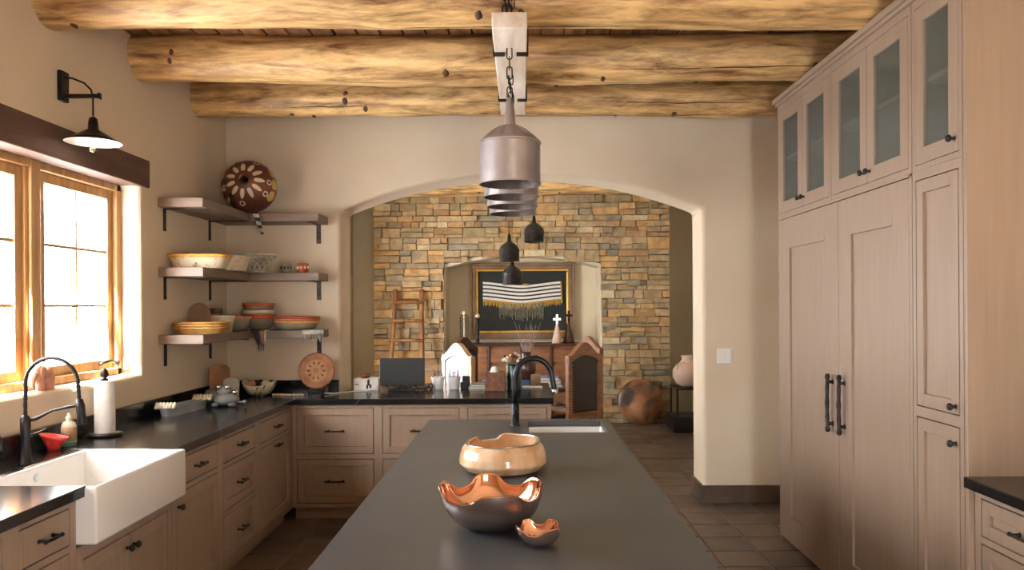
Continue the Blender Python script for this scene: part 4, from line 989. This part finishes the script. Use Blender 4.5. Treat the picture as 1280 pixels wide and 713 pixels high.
# carved round plate on a stand
cp = thing('carved_plate', 'round carved wooden plate with scalloped edge standing upright', 'plate', (-1.62, 6.06, CT)); c = Vector((-1.62, 6.06, 1.10)); r = .142
mb = MB().lathe([(0, -.012), (r*.66, -.012), (r*.7, -.008), (r*.9, -.012), (r, -.006), (r, .006), (r*.9, .01), (0, .01)], (0, 0, 0), 96, 'y', mod=lambda rr, h, a, k: (rr*(1+.02*math.cos(24*a)*(rr > r*.85)), h))
mb.rot(-.14, 'X'); mb.v = [v+c for v in mb.v]; mb.build('disc', 'carved', cp, smooth=True)
mb = MB().lathe([(0, -.016), (r*.60, -.015), (r*.64, -.011)], (0, 0, 0), 48, 'y'); mb.rot(-.14, 'X'); mb.v = [v+c for v in mb.v]; mb.build('centre_field', 'carved_light', cp, smooth=True)
mb = MB()
for k in range(48): pass
m3 = MB().tube([(.014*math.cos(2*PI*k/16), -.018, .014*math.sin(2*PI*k/16)) for k in range(16)], .003, 6, closed=True); m3.rot(-.14, 'X'); m3.v = [v+c for v in m3.v]; m3.build('rosette', 'carved', cp)
for k in range(10):
    a = 2*PI*k/10; m3 = MB().tube([(.05*math.cos(a), -.017, .05*math.sin(a)), (.07*math.cos(a), -.017, .07*math.sin(a))], [.004, .006], 6); m3.rot(-.14, 'X'); m3.v = [v+c for v in m3.v]; m3.build('carved_mark', 'turned_dark', cp)
ps_ = thing('plate_stand', 'small black wire easel holding the carved round plate', 'stand', (-1.62, 6.04, CT))
for dx in (-.05, .05): MB().tube([(-1.62+dx, 6.005, CT+.035), (-1.62+dx, 6.005, CT+.004), (-1.62+dx, 6.09, CT+.004), (-1.62+dx, 6.10, CT+.12)], .004, 6).build('leg', 'iron', ps_, smooth=True)
MB().tube([(-1.67, 6.09, CT+.004), (-1.57, 6.09, CT+.004)], .004, 6).build('crossbar', 'iron', ps_)
# ================================================================== COUNTER THROUGH THE ARCH
wbx = thing('white_box', 'white printed cardboard box beside the flat black screen', 'box', (-1.28, 6.36, CT))
MB().box(-1.382, -1.180, 6.30, 6.44, CT, CT+.098).build('carton', 'paper', wbx, bevel=.003)
for (a, b, z0, z1) in ((-1.27, -1.25, .04, .08), (-1.278, -1.262, .015, .045), (-1.252, -1.236, .02, .05), (-1.266, -1.252, .075, .092)): MB().box(a, b, 6.2985, 6.3005, CT+z0, CT+z1).build('printed_mark', 'black_plastic', wbx)
MB().box(-1.37, -1.34, 6.2985, 6.3005, CT+.045, CT+.055).build('printed_mark', 'label_tan', wbx)
tag(MB().lathe([(0, 0), (.035, 0), (.046, .02), (.05, .035), (.044, .036), (.03, .012), (0, .01)], (-1.30, 6.37, CT+.0985), 20).build('brown_dish', 'wood_red', smooth=True), 'little brown dish on top of the white printed box', 'dish')
tag(MB().tube([(-1.55, 6.03, CT+.012), (-1.50, 6.05, CT+.006), (-1.44, 6.12, CT+.005), (-1.36, 6.2, CT+.005), (-1.25, 6.22, CT+.006), (-1.19, 6.25, CT+.02), (-1.175, 6.285, CT+.05)], .004, 6).build('white_cable', 'paper', smooth=True), 'thin white cable running from the carved plate to the white box', 'cable')
lp = thing('computer_screen', 'flat black computer screen seen from behind on the arch counter', 'monitor', (-.99, 6.34, CT))
mb = MB().box(-1.172, -.802, 6.33, 6.348, .945, 1.178); mb.rot(.05, 'X', (0, 6.34, .93)); mb.build('panel', 'screen', lp, bevel=.006)
MB().box(-1.10, -.87, 6.27, 6.46, CT, CT+.012).build('foot', 'black_plastic', lp, bevel=.003)
MB().box(-1.02, -.95, 6.34, 6.37, CT+.01, CT+.07).build('hinge', 'black_plastic', lp, bevel=.003)
for k in range(5):
    x0 = -1.12+k*.06
    MB().tube([(x0, 6.31, CT+.05), (x0+.015, 6.285, CT+.03+.01*(k % 2)), (x0+.05, 6.28, CT+.012), (x0+.11, 6.29, CT+.02+.012*(k % 3)), (x0+.15, 6.30, CT+.006)], .006, 6).build('cable', 'black_plastic', lp, smooth=True)
tag(MB().tube([(-.79, 6.33, CT+.006), (-.765, 6.32, CT+.045), (-.745, 6.33, CT+.05), (-.735, 6.34, CT+.02), (-.75, 6.35, CT+.005), (-.78, 6.34, CT+.035)], .008, 8).build('black_cable', 'black_plastic', smooth=True), 'coiled black cable between the black screen and the white cup', 'cable')
def pencup(loc, label, pens):
    root = thing('pen_cup', label, 'cup', loc, 'white pen cups on the counter')
    MB().lathe([(0, 0), (.040, 0), (.043, .004), (.054, .092), (.058, .093), (.058, .102), (.052, .102), (.041, .01), (0, .008)], loc, 28).build('body', 'porcelain', root, smooth=True)
    smooth_by_angle(root.children[0])
    for k, (m, lb) in enumerate(pens):
        a = 2*PI*k/len(pens)+.4; b = Vector((loc[0]+.018*math.cos(a), loc[1]+.018*math.sin(a), CT+.012)); t = Vector((loc[0]+.046*math.cos(a), loc[1]+.046*math.sin(a), CT+.135+.012*(k % 3)))
        p = thing('pen', lb, 'pen', b, 'pens in the white cups')
        MB().tube([b, b.lerp(t, .8)], .0045, 8).build('barrel', m, p); MB().tube([b.lerp(t, .8), t], [.005, .004], 8).build('cap', 'black_plastic' if k % 2 else m, p)
w1 = 'in the white cup next to the coiled black cable'; w2 = 'in the white cup nearer the tissue box'
pencup((-.700, 6.40, CT), 'white pen cup next to the coiled black cable', [('blue', 'blue pen '+w1), ('terracotta', 'orange pen '+w1), ('red', 'red pen '+w1), ('paper', 'white pen '+w1), ('black_plastic', 'black pen '+w1)])
pencup((-.567, 6.40, CT), 'white pen cup nearer the tissue box', [('red', 'red pen '+w2), ('blue', 'blue pen '+w2), ('label_green', 'green pen '+w2), ('gold', 'golden pen '+w2), ('petal_red', 'dark red pen '+w2), ('black_plastic', 'black pen '+w2)])
tag(MB().box(-.50, -.44, 6.42, 6.50, CT, CT+.10).box(-.515, -.455, 6.40, 6.44, CT, CT+.055).build('black_holder', 'black_plastic', bevel=.004), 'small black holder behind the white pen cup', 'holder')
for k, lb in enumerate(('lower flat green book beside the tissue box', 'upper flat green book beside the tissue box')):
    b_ = thing('green_book', lb, 'book', (-.35, 6.44, CT+k*.018), 'flat green books')
    MB().box(-.445+.012*k, -.27, 6.36, 6.53, CT+k*.018, CT+k*.018+.003).box(-.445+.012*k, -.27, 6.36, 6.53, CT+k*.018+.014, CT+k*.018+.0175).build('cover', 'sage', b_)
    MB().box(-.44+.012*k, -.275, 6.365, 6.525, CT+k*.018+.003, CT+k*.018+.014).build('pages', 'paper', b_)
tb = thing('tissue_box', 'brown leather tissue box cover with a white tissue', 'tissue box', (-.218, 6.25, CT))
MB().box(-.300, -.136, 6.17, 6.33, CT, CT+.150).build('cover', 'tissue_box', tb, bevel=.006)
mb = MB().grid(18, 6, lambda u, v: (-.222+(.038+.006*math.sin(u*25))*(1-.35*v)*math.cos(u*2*PI), 6.25+.03*(1-.3*v)*math.sin(u*2*PI), CT+.149+.04*v+.005*math.sin(u*19)*v), cu=True)
mb.ball((-.222, 6.25, CT+.185), (.026, .022, .012), 12, 8); mb.build('tissue', 'paper', tb, smooth=True)
gv = thing('green_vase', 'dark green vase with red and white dried flowers', 'vase', (-.07, 6.28, CT)); c = Vector((-.065, 6.28, CT))
MB().lathe([(0, 0), (.058, 0), (.060, .01), (.060, .20), (.054, .21), (.05, .208), (.054, .19), (.05, .02), (0, .015)], c, 28).build('body', 'green_glaze', gv, smooth=True)
mb = MB()
for k in range(13): mb.ball(c+Vector((-.058, -.022, .01+k*.0165)), .007, 8, 6)
mb.build('white_beading', 'porcelain', gv, smooth=True)
rf = random.Random(4)
for k in range(34):
    a = rf.uniform(0, 2*PI); q = rf.uniform(0, 1)**.5; p = c+Vector((.085*q*math.cos(a)-.012, .06*q*math.sin(a), .235+.055*(1-q*q)+rf.uniform(-.015, .015)))
    m = rf.choice(('petal_white', 'petal_white', 'petal_red', 'cream'))
    fo = MB().ball(p, (.017, .015, .014), 10, 7, fn=lambda v: v*(1+.25*noise.noise(v*90))).build('flower', m, gv, smooth=True)
    MB().tube([c+Vector((rf.uniform(-.02, .02), 0, .1)), p], .0015, 4).build('stem', 'leaf', fo)
dv = thing('dark_vase', 'dark brown bulbous vase holding tall bare twigs', 'vase', (.042, 6.70, CT)); c = Vector((.042, 6.70, CT))
MB().lathe([(0, 0), (.04, 0), (.062, .05), (.082, .13), (.078, .18), (.048, .225), (.036, .25), (.044, .285), (.038, .285), (.03, .25), (0, .2)], c, 32).build('body', 'vase_dark', dv, smooth=True)
for k in range(26):
    a = rf.uniform(0, 2*PI); q = rf.uniform(.03, .16); e = c+Vector((q*math.cos(a), q*.6*math.sin(a), rf.uniform(.40, .56)))
    b = c+Vector((.015*math.cos(a), .015*math.sin(a), .2)); MB().tube([b, b.lerp(e, .5)+Vector((0, 0, .02)), e], [.0022, .0018, .001], 5).build('twig', 'twig', dv)
tag(MB().box(-.02, .065, 6.50, 6.58, CT, CT+.055).build('blue_box', 'blue', bevel=.003), 'small blue box in front of the dark vase', 'box')
tag(MB().box(.075, .16, 6.60, 6.70, CT, CT+.095).build('tan_box', 'label_tan', bevel=.004), 'tan card box on the open end of the counter', 'box')
pm = MB()
pm.box(.0, .17, 6.40, 6.48, CT, CT+.012)
tag(pm.build('letter_stack', 'paper', bevel=.002), 'flat stack of white letters on the counter end', 'paper')

# ================================================================== ISLAND BOWLS
def two_skin(nm_o, nm_i, fo, fi, mo, mi_, root, nu=96, nv=24, rimw=.0):
    MB().grid(nu, nv, fo, cu=True).build(nm_o, mo, root, smooth=True)
    MB().grid(nu, nv, fi, cu=True).grid(nu, 4, lambda u, v: Vector(fo(u, 1)).lerp(Vector(fi(u, 1)), v)+Vector((0, 0, .003*math.sin(PI*v))), cu=True).build(nm_i, mi_, root, smooth=True)
def lobes(d, off):
    pk_ = [28+off, 98+off, 168+off, 282+off]; d = d % 360
    best = 0
    for i in range(4):
        p, q = pk_[i] % 360, pk_[(i+1) % 4] % 360; w_ = (q-p) % 360; t = (d-p) % 360
        if t <= w_: return math.sin(PI/2*math.cos(2*PI*t/w_))
    return 0
def wavy(loc, r, h, nw, ph, amp, th, label, z_amp):
    root = thing('wavy_bowl', label, 'bowl', loc, 'shiny copper bowls with wavy rims')
    def base(u, v, inner):
        a = u*2*PI; t = v
        wv = lobes(math.degrees(a), ph)
        rr = r*(.36*min(1, t*5) if t < .2 else .36+.64*math.sin((t-.2)/.8*PI/2)**.9)
        z = 0 if t < .2 else h*((t-.2)/.8)**1.35
        rr *= 1+amp*wv*t*t; z += z_amp*wv*t**2.2
        if inner: rr -= th*(1 if t > .1 else t*10); z += th*.8*(1-t)+.001
        return (loc[0]+max(rr, 0)*math.cos(a), loc[1]+max(rr, 0)*math.sin(a), loc[2]+z)
    two_skin('outer_shell', 'inner_lining', lambda u, v: base(u, v, 0), lambda u, v: base(u, v, 1), 'bronze_out', 'copper', root, 120, 28)
wavy((-.097, 2.385, CT), .157, .114, 5, 0, .05, .007, 'larger wavy rimmed copper bowl on the island', .017)
wavy((.046, 2.205, CT), .064, .047, 5, 25, .06, .004, 'smaller wavy rimmed copper bowl on the island', .009)
wb_ = thing('turned_bowl', 'turned pale wood bowl with a broken natural rim on the island', 'bowl', (-.082, 3.22, CT)); loc = (-.082, 3.22, CT)
def tb_(u, v, inner):
    a = u*2*PI; t = v; r = .184; h = .118
    pf = [(0, 0), (.55, 0), (.86, .06), (1, .30), (.985, .55), (.93, .82), (.86, .97), (.83, 1.0)]
    s = t*(len(pf)-1); k = min(int(s), len(pf)-2); q = s-k; rr = (pf[k][0]*(1-q)+pf[k+1][0]*q)*r; z = (pf[k][1]*(1-q)+pf[k+1][1]*q)*h
    rim = .006*noise.noise(Vector((math.cos(a)*1.6, math.sin(a)*1.6, 3)))+.006*math.cos(a-1.0)
    d = (a-2.05+PI) % (2*PI)-PI
    if abs(d) < .42: rim -= .020*min(1, (.42-abs(d))*8)
    d2 = (a-5.25+PI) % (2*PI)-PI
    if abs(d2) < .16: rim -= .003*min(1, (.16-abs(d2))*8)
    z += rim*max(0, (t-.55)/.45)
    if inner: rr = max(0, rr-.014*(1 if t > .12 else t*8)); z += .012*(1-t)
    return (loc[0]+rr*math.cos(a), loc[1]+rr*math.sin(a), loc[2]+z)
two_skin('outer_shell', 'inner_lining', lambda u, v: tb_(u, v, 0), lambda u, v: tb_(u, v, 1), 'turned_wood', 'turned_wood', wb_, 140, 29)
MB().tube([Vector(tb_(k/140, .965, 0))+Vector((0, 0, .003)) for k in range(140)], .0032, 6, closed=True).build('bark_edge', 'steel', wb_, smooth=True)
MB().lathe([(0, 0), (.11, 0)], (loc[0], loc[1], loc[2]+.0145), 32).build('bowl_floor', 'turned_wood', wb_)

# ================================================================== DINING ROOM
# framed weaving
fr = thing('framed_weaving', 'large wood and gold frame with a black and white striped weaving', 'picture', (.012, DYB, 1.12)); yb = DYB+.098
a, b, z0, z1 = -.741, .764, 1.13, 2.22
def rect_frame(a, b, z0, z1, w_, y0, y1, nm, mat):
    for (p, q, r_, s) in ((a, b, z1-w_, z1), (a, b, z0, z0+w_), (a, a+w_, z0+w_, z1-w_), (b-w_, b, z0+w_, z1-w_)): MB().box(p, q, y0, y1, r_, s).build(nm, mat, fr, bevel=.008)
rect_frame(a, b, z0, z1, .035, yb-.085, yb, 'frame_rail', 'frame_wood'); rect_frame(a+.034, b-.034, z0+.034, z1-.034, .055, yb-.065, yb, 'frame_rail', 'frame_wood')
rect_frame(a+.088, b-.088, z0+.088, z1-.088, .032, yb-.05, yb, 'gold_liner', 'gold')
MB().box(a+.11, b-.11, yb-.02, yb, z0+.11, z1-.11).build('mat_board', 'mat_dark', fr)
tx0, tx1, tz1, tz0 = -.555, .565, 1.945, 1.685
def sag(x): t = (x-.0)/.56; return -.055*math.exp(-(t*t)*5.5)+.008*math.cos(t*6)
def wf(u, v): x = tx0+(tx1-tx0)*u; return (x, yb-.032-.006*math.sin(u*14), tz1+(tz0-tz1)*v+sag(x))
MB().grid(60, 25, wf, mfn=lambda i, j: 0 if (j % 5) < 3 else 1).build('weaving', ['wool_white', 'wool_black'], fr, smooth=True)
rr3 = random.Random(2)
def fringe(nm, mat, xa, xb, n, l0, l1, z_off):
    mb = MB()
    for k in range(n):
        x = xa+(xb-xa)*(k+.5)/n; z = tz0+sag(x)-z_off; L_ = rr3.uniform(l0, l1); x2 = x+rr3.uniform(-.006, .006)
        mb.tube([(x, yb-.036, z+.01), (x2, yb-.036, z-L_)], [.0055, .004], 4)
    stuff(mb.build(nm, mat, fr))
fringe('gold_fringe', 'fringe_gold', tx0, tx1, 100, .045, .085, .008); fringe('grey_fringe', 'fringe_grey', -.32, .32, 46, .16, .24, .02)
MB().box(tx0, tx1, yb-.045, yb-.028, -.004, .004).build('gold_braid', 'fringe_gold', fr) if False else MB().tube([(x, yb-.038, tz0+sag(x)) for x in [tx0+(tx1-tx0)*k/40 for k in range(41)]], .009, 6).build('gold_braid', 'fringe_gold', fr)
MB().tube([(tx1, yb-.036, tz1+sag(tx1)), (tx1+.012, yb-.036, tz0+sag(tx1)-.05)], .012, 6).build('gold_edge', 'fringe_gold', fr)
MB().ball((.065, yb-.05, tz1+sag(.06)+.008), (.05, .02, .02), 12, 8).build('ornament', 'gold', fr, smooth=True)
# sideboard
sd = thing('sideboard', 'carved reddish wood sideboard in the stone niche', 'sideboard', (.0, 10.68, 0))
SB0, SB1, SBY, SBZ = -.90, .86, 10.42, 1.085
MB().box(SB0+.03, SB1-.03, SBY+.03, 10.98, .10, SBZ-.03).build('body', 'wood_red', sd)
MB().box(SB0-.01, SB1+.01, SBY-.01, 11.0, SBZ-.03, SBZ).build('top', 'wood_dark', sd, bevel=.008)
for x in (SB0+.06, SB1-.06):
    for y in (SBY+.08, 10.92): MB().lathe([(.03, 0), (.045, .03), (.03, .07), (.04, .11)], (x, y, 0), 14).build('foot', 'wood_dark', sd, smooth=True)
FS = Face('B', SBY+.03)
nd = 4; w_ = (SB1-SB0-.06)/nd
for k in range(nd):
    u0 = SB0+.03+k*w_
    d = slab(FS, u0+.02, u0+w_-.02, .83, 1.02).build('drawer', 'wood_red', sd, bevel=.004); d.location.y = -.019
    knob(FS, u0+w_/2, .925, d)
    d = shaker(FS, u0+.02, u0+w_-.02, .14, .80, .07).build('door', 'wood_red', sd, bevel=.004); d.location.y = -.019
    knob(FS, u0+w_-.06 if k % 2 == 0 else u0+.06, .55, d)
for x in [SB0+.03+k*w_ for k in range(nd+1)]: MB().box(x-.014, x+.014, SBY-.002, SBY+.031, .10, SBZ-.03).build('stile', 'wood_dark', sd, bevel=.004)
# candlesticks and cross figures on the sideboard
def candle(x, y, h, label, wide):
    root = thing('candle_holder', label, 'candle holder', (x, y, SBZ), 'candle holders on the sideboard')
    MB().lathe([(0, 0), (.05, 0), (.05, .012), (.02, .02), (0, .02)], (x, y, SBZ), 16).build('base', 'iron', root)
    if wide:
        for s in (-.055, .055): MB().tube([(x+s, y, SBZ+.01), (x+s, y, SBZ+h-.09), (x+s*.5, y, SBZ+h-.06), (x, y, SBZ+h-.05)], .006, 6).build('upright', 'iron', root)
        MB().tube([(x, y, SBZ+.01), (x, y, SBZ+h-.05)], .010, 8).build('candle_stick', 'cream', root)
        for k in range(6):
            z = SBZ+.03+k*(h-.13)/6
            for s in (-1, 1): MB().tube([(x+s*.012, y, z+.03), (x+s*.035, y, z), (x+s*.055, y, z+.03), (x+s*.035, y, z+.055), (x+s*.012, y, z+.03)], .004, 5).build('scroll', 'iron', root)
    else:
        MB().lathe([(.018, .015), (.03, .05), (.015, .09), (.03, .15), (.02, .2), (.012, h-.09), (.03, h-.06), (0, h-.055)], (x, y, SBZ), 14).build('stem', 'iron', root, smooth=True)
    MB().ball((x, y, SBZ+h-.035), (.034, .034, .03), 14, 9).build('finial', 'cream', root, smooth=True)
candle(-.795, 10.60, .46, 'tall scrolled iron candle holder with white ball at the niche edge', True)
candle(-.607, 10.56, .42, 'slim turned candle holder with white ball before the picture frame', False)
def cross_fig(x, y, h, mb_mat, cr_mat, label, wd):
    root = thing('cross_figure', label, 'figurine', (x, y, SBZ), 'cross topped figures on the sideboard')
    MB().lathe([(0, 0), (wd, 0), (wd*.95, .03), (wd*.6, h*.35), (wd*.3, h*.58), (wd*.2, h*.66), (0, h*.67)], (x, y, SBZ), 20).build('body', mb_mat, root, smooth=True)
    z = SBZ+h*.64
    MB().box(x-.016, x+.016, y-.012, y+.012, z, SBZ+h).box(x-.055, x+.055, y-.012, y+.012, SBZ+h-.085, SBZ+h-.050).build('cross', cr_mat, root, bevel=.006)
cross_fig(.486, 10.58, .40, 'vase_pink', 'porcelain', 'pale figure with a white cross on the sideboard', .075)
cross_fig(.655, 10.68, .45, 'wood_dark', 'iron', 'dark wooden figure with a dark cross on the sideboard', .085)
# ladder
ld = thing('wooden_ladder', 'rustic wooden pole ladder leaning on the stone wall', 'ladder', (-1.55, 10.2, 0))
def lp_(s, z): t = z/1.83; return Vector((-1.53+s*(.235-.06*t), 9.92+.50*t, z))
for s in (-1, 1): MB().tube([lp_(s, z*1.83/10)+Vector((.008*noise.noise(Vector((z*.7, s*3, 0))), 0, 0)) for z in range(11)], [.036, .035, .034, .034, .033, .033, .032, .031, .03, .03, .029], 10).build('rail', 'ladder', ld, smooth=True)
for z in (.32, .62, .90, 1.15, 1.41, 1.66):
    a_, b_ = lp_(-1.22, z), lp_(1.12, z)
    MB().tube([a_+Vector((0, -.03, 0)), (a_+b_)/2+Vector((0, -.035, .006)), b_+Vector((0, -.03, 0))], [.022, .024, .022], 8).build('rung', 'ladder', ld, smooth=True)
# dining table and chairs
tbm = thing('dining_table', 'round dark wooden dining table beyond the arch', 'table', (.04, 8.25, 0)); c = (.04, 8.25, 0)
MB().lathe([(0, .725), (.60, .725), (.62, .735), (.62, .755), (.61, .762), (0, .762)], c, 48).build('tabletop', 'wood_dark', tbm, smooth=True); smooth_by_angle(tbm.children[0])
MB().lathe([(.10, .10), (.12, .2), (.07, .35), (.12, .5), (.09, .65), (.16, .726)], c, 24).build('pedestal', 'wood_dark', tbm, smooth=True)
for k in range(4):
    a = PI/4+k*PI/2; MB().tube([(c[0]+.08*math.cos(a), c[1]+.08*math.sin(a), .18), (c[0]+.3*math.cos(a), c[1]+.3*math.sin(a), .09), (c[0]+.42*math.cos(a), c[1]+.42*math.sin(a), .035)], [.05, .04, .035], 10).build('foot', 'wood_dark', tbm, smooth=True)
def chair(loc, rz, label, wood, cush):
    root = thing('dining_chair', label, 'chair', loc, 'high backed dining chairs around the round table', rz, local=True)
    # local: sitter faces +y, back at y = -.22
    for s in (-1, 1):
        MB().tube([(s*.20, .20, 0), (s*.20, .20, .20), (s*.20, .20, .43)], [.020, .024, .028], 8).build('leg', wood, root)
        MB().box(s*.205-.024, s*.205+.024, -.245, -.195, 0, 1.12).build('leg', wood, root, bevel=.006)
    MB().box(-.23, .23, -.22, .23, .40, .45).build('seat_frame', wood, root, bevel=.006)
    MB().ball((0, .01, .455), (.215, .21, .05), 20, 10).build('seat_cushion', cush, root, smooth=True)
    for z in (.16,): MB().box(-.2, .2, -.23, -.205, z, z+.04).build('stretcher', wood, root); 
    for s in (-1, 1): MB().box(s*.2-.012, s*.2+.012, -.2, .2, .14, .18).build('stretcher', wood, root)
    tp = [(x, 1.10+.125*math.cos(x/.23*PI/2)**1.0+.018*math.cos(x/.23*PI*1.5)) for x in [-.229+.458*k/16 for k in range(17)]]
    bt = [(x, 1.03+.085*math.cos(x/.23*PI/2)) for x in [.229-.458*k/16 for k in range(17)]]
    MB().prism(tp+bt, -.25, -.19).build('crest_rail', wood, root, bevel=.004)
    MB().box(-.205, .205, -.24, -.20, .50, .56).build('lower_rail', wood, root, bevel=.004)
    pp_ = [(-.182, .555), (.182, .555)]+[(x, 1.035+.085*math.cos(x/.23*PI/2)) for x in [.182-.364*k/12 for k in range(13)]]
    MB().prism(pp_, -.238, -.205).build('back_panel', cush, root, bevel=.012)
    bd = MB()
    for s in (-1, 1):
        for k in range(18): bd.ball((s*.172, -.240, .58+k*.026), .006, 6, 4)
    stuff(bd.build('nail_trim', 'gold', root))
    for s in (-1, 1): MB().tube([(s*.215, -.2, .66), (s*.225, 0, .68), (s*.225, .17, .66), (s*.215, .18, .44)], [.018, .02, .022, .018], 8).build('armrest', wood, root, smooth=True)
chair((-.47, 7.72, 0), -.80, 'high backed chair with pale blue leather at the bright window side of the table', 'pale_wood', 'leather_pale')
chair((-.50, 8.85, 0), -2.2, 'dark carved chair behind the pale blue leather chair', 'wood_dark', 'leather_dark')
chair((.46, 7.72, 0), .72, 'high backed reddish chair with black leather back next to the island sink', 'wood_red', 'leather_dark')
chair((.60, 8.85, 0), 2.2, 'reddish carved chair behind the black leather chair', 'wood_red', 'leather_dark')
for k, (m, lb) in enumerate((('blue', 'lowest book of the pile on the dining table, blue cover'), ('paper', 'white book in the middle of the pile on the dining table'), ('blue', 'topmost book of the pile on the dining table, blue cover'))):
    b_ = thing('book', lb, 'book', (.25, 8.0, .762+k*.035), 'books on the dining table'); z = .762+k*.035
    MB().box(.10, .42-.02*k, 7.86, 8.10, z, z+.004).box(.10, .42-.02*k, 7.86, 8.10, z+.030, z+.0345).box(.10, .106, 7.86, 8.10, z, z+.0345).build('cover', m, b_); MB().box(.106, .415-.02*k, 7.866, 8.094, z+.004, z+.030).build('pages', 'paper', b_)
for k, (m, lb) in enumerate((('label_green', 'green folder under the blue one on the dining table'), ('blue', 'blue folder on the dining table by the pale chair'))):
    tag(MB().box(-.42, -.16, 7.95, 8.2, .762+k*.03, .79+k*.03).build('folder', m, bevel=.003), lb, 'folder', 'folders on the dining table')
# big round disc leaning on the stone wall
m3 = MB().lathe([(0, -.035), (.12, -.030), (.22, -.015), (.30, .012), (.308, .020), (.30, .026), (.2, .005), (0, -.012)], (0, 0, 0), 64, 'y')
m3.rot(-.16, 'X'); zmin = min(v.z for v in m3.v); m3.v = [v+Vector((1.60, 10.33, -zmin)) for v in m3.v]
tag(m3.build('leaning_disc', 'disc', smooth=True), 'large round copper coloured disc leaning on the stone wall', 'disc')
# black stand with clay vase
sn = thing('black_stand', 'low black metal stand carrying the pink clay vase', 'stand', (2.15, 9.85, 0))
MB().box(1.93, 2.38, 9.62, 10.08, .535, .556).build('top', 'black_metal', sn, bevel=.003)
for x in (1.95, 2.36):
    for y in (9.64, 10.06): MB().box(x-.012, x+.012, y-.012, y+.012, 0, .536).build('leg', 'black_metal', sn)
MB().box(1.90, 2.40, 9.60, 10.1, .005, .20).build('lower_box', 'black_plastic', sn, bevel=.004)
cv = thing('clay_vase', 'rounded pinkish clay vase with a tied neck on the black stand', 'vase', (2.13, 9.85, .556)); c = (2.13, 9.85, .556)
MB().lathe([(0, 0), (.08, 0), (.15, .04), (.195, .13), (.19, .22), (.14, .29), (.085, .315), (.075, .35), (.09, .40), (.082, .40), (.066, .35), (.07, .31), (.1, .28), (0, .1)], c, 36).build('body', 'vase_pink', cv, smooth=True)
MB().tube([(c[0]+.083*math.cos(2*PI*k/20), c[1]+.083*math.sin(2*PI*k/20), c[2]+.325) for k in range(20)], .012, 6, closed=True).build('tie', 'cream', cv, smooth=True)
for k in range(4): MB().tube([(c[0]-.085, c[1]-.02*k, c[2]+.325), (c[0]-.13-.01*k, c[1]-.02*k-.02, c[2]+.29), (c[0]-.16, c[1]-.03*k-.02, c[2]+.23)], .006, 5).build('tie_end', 'cream', cv, smooth=True)
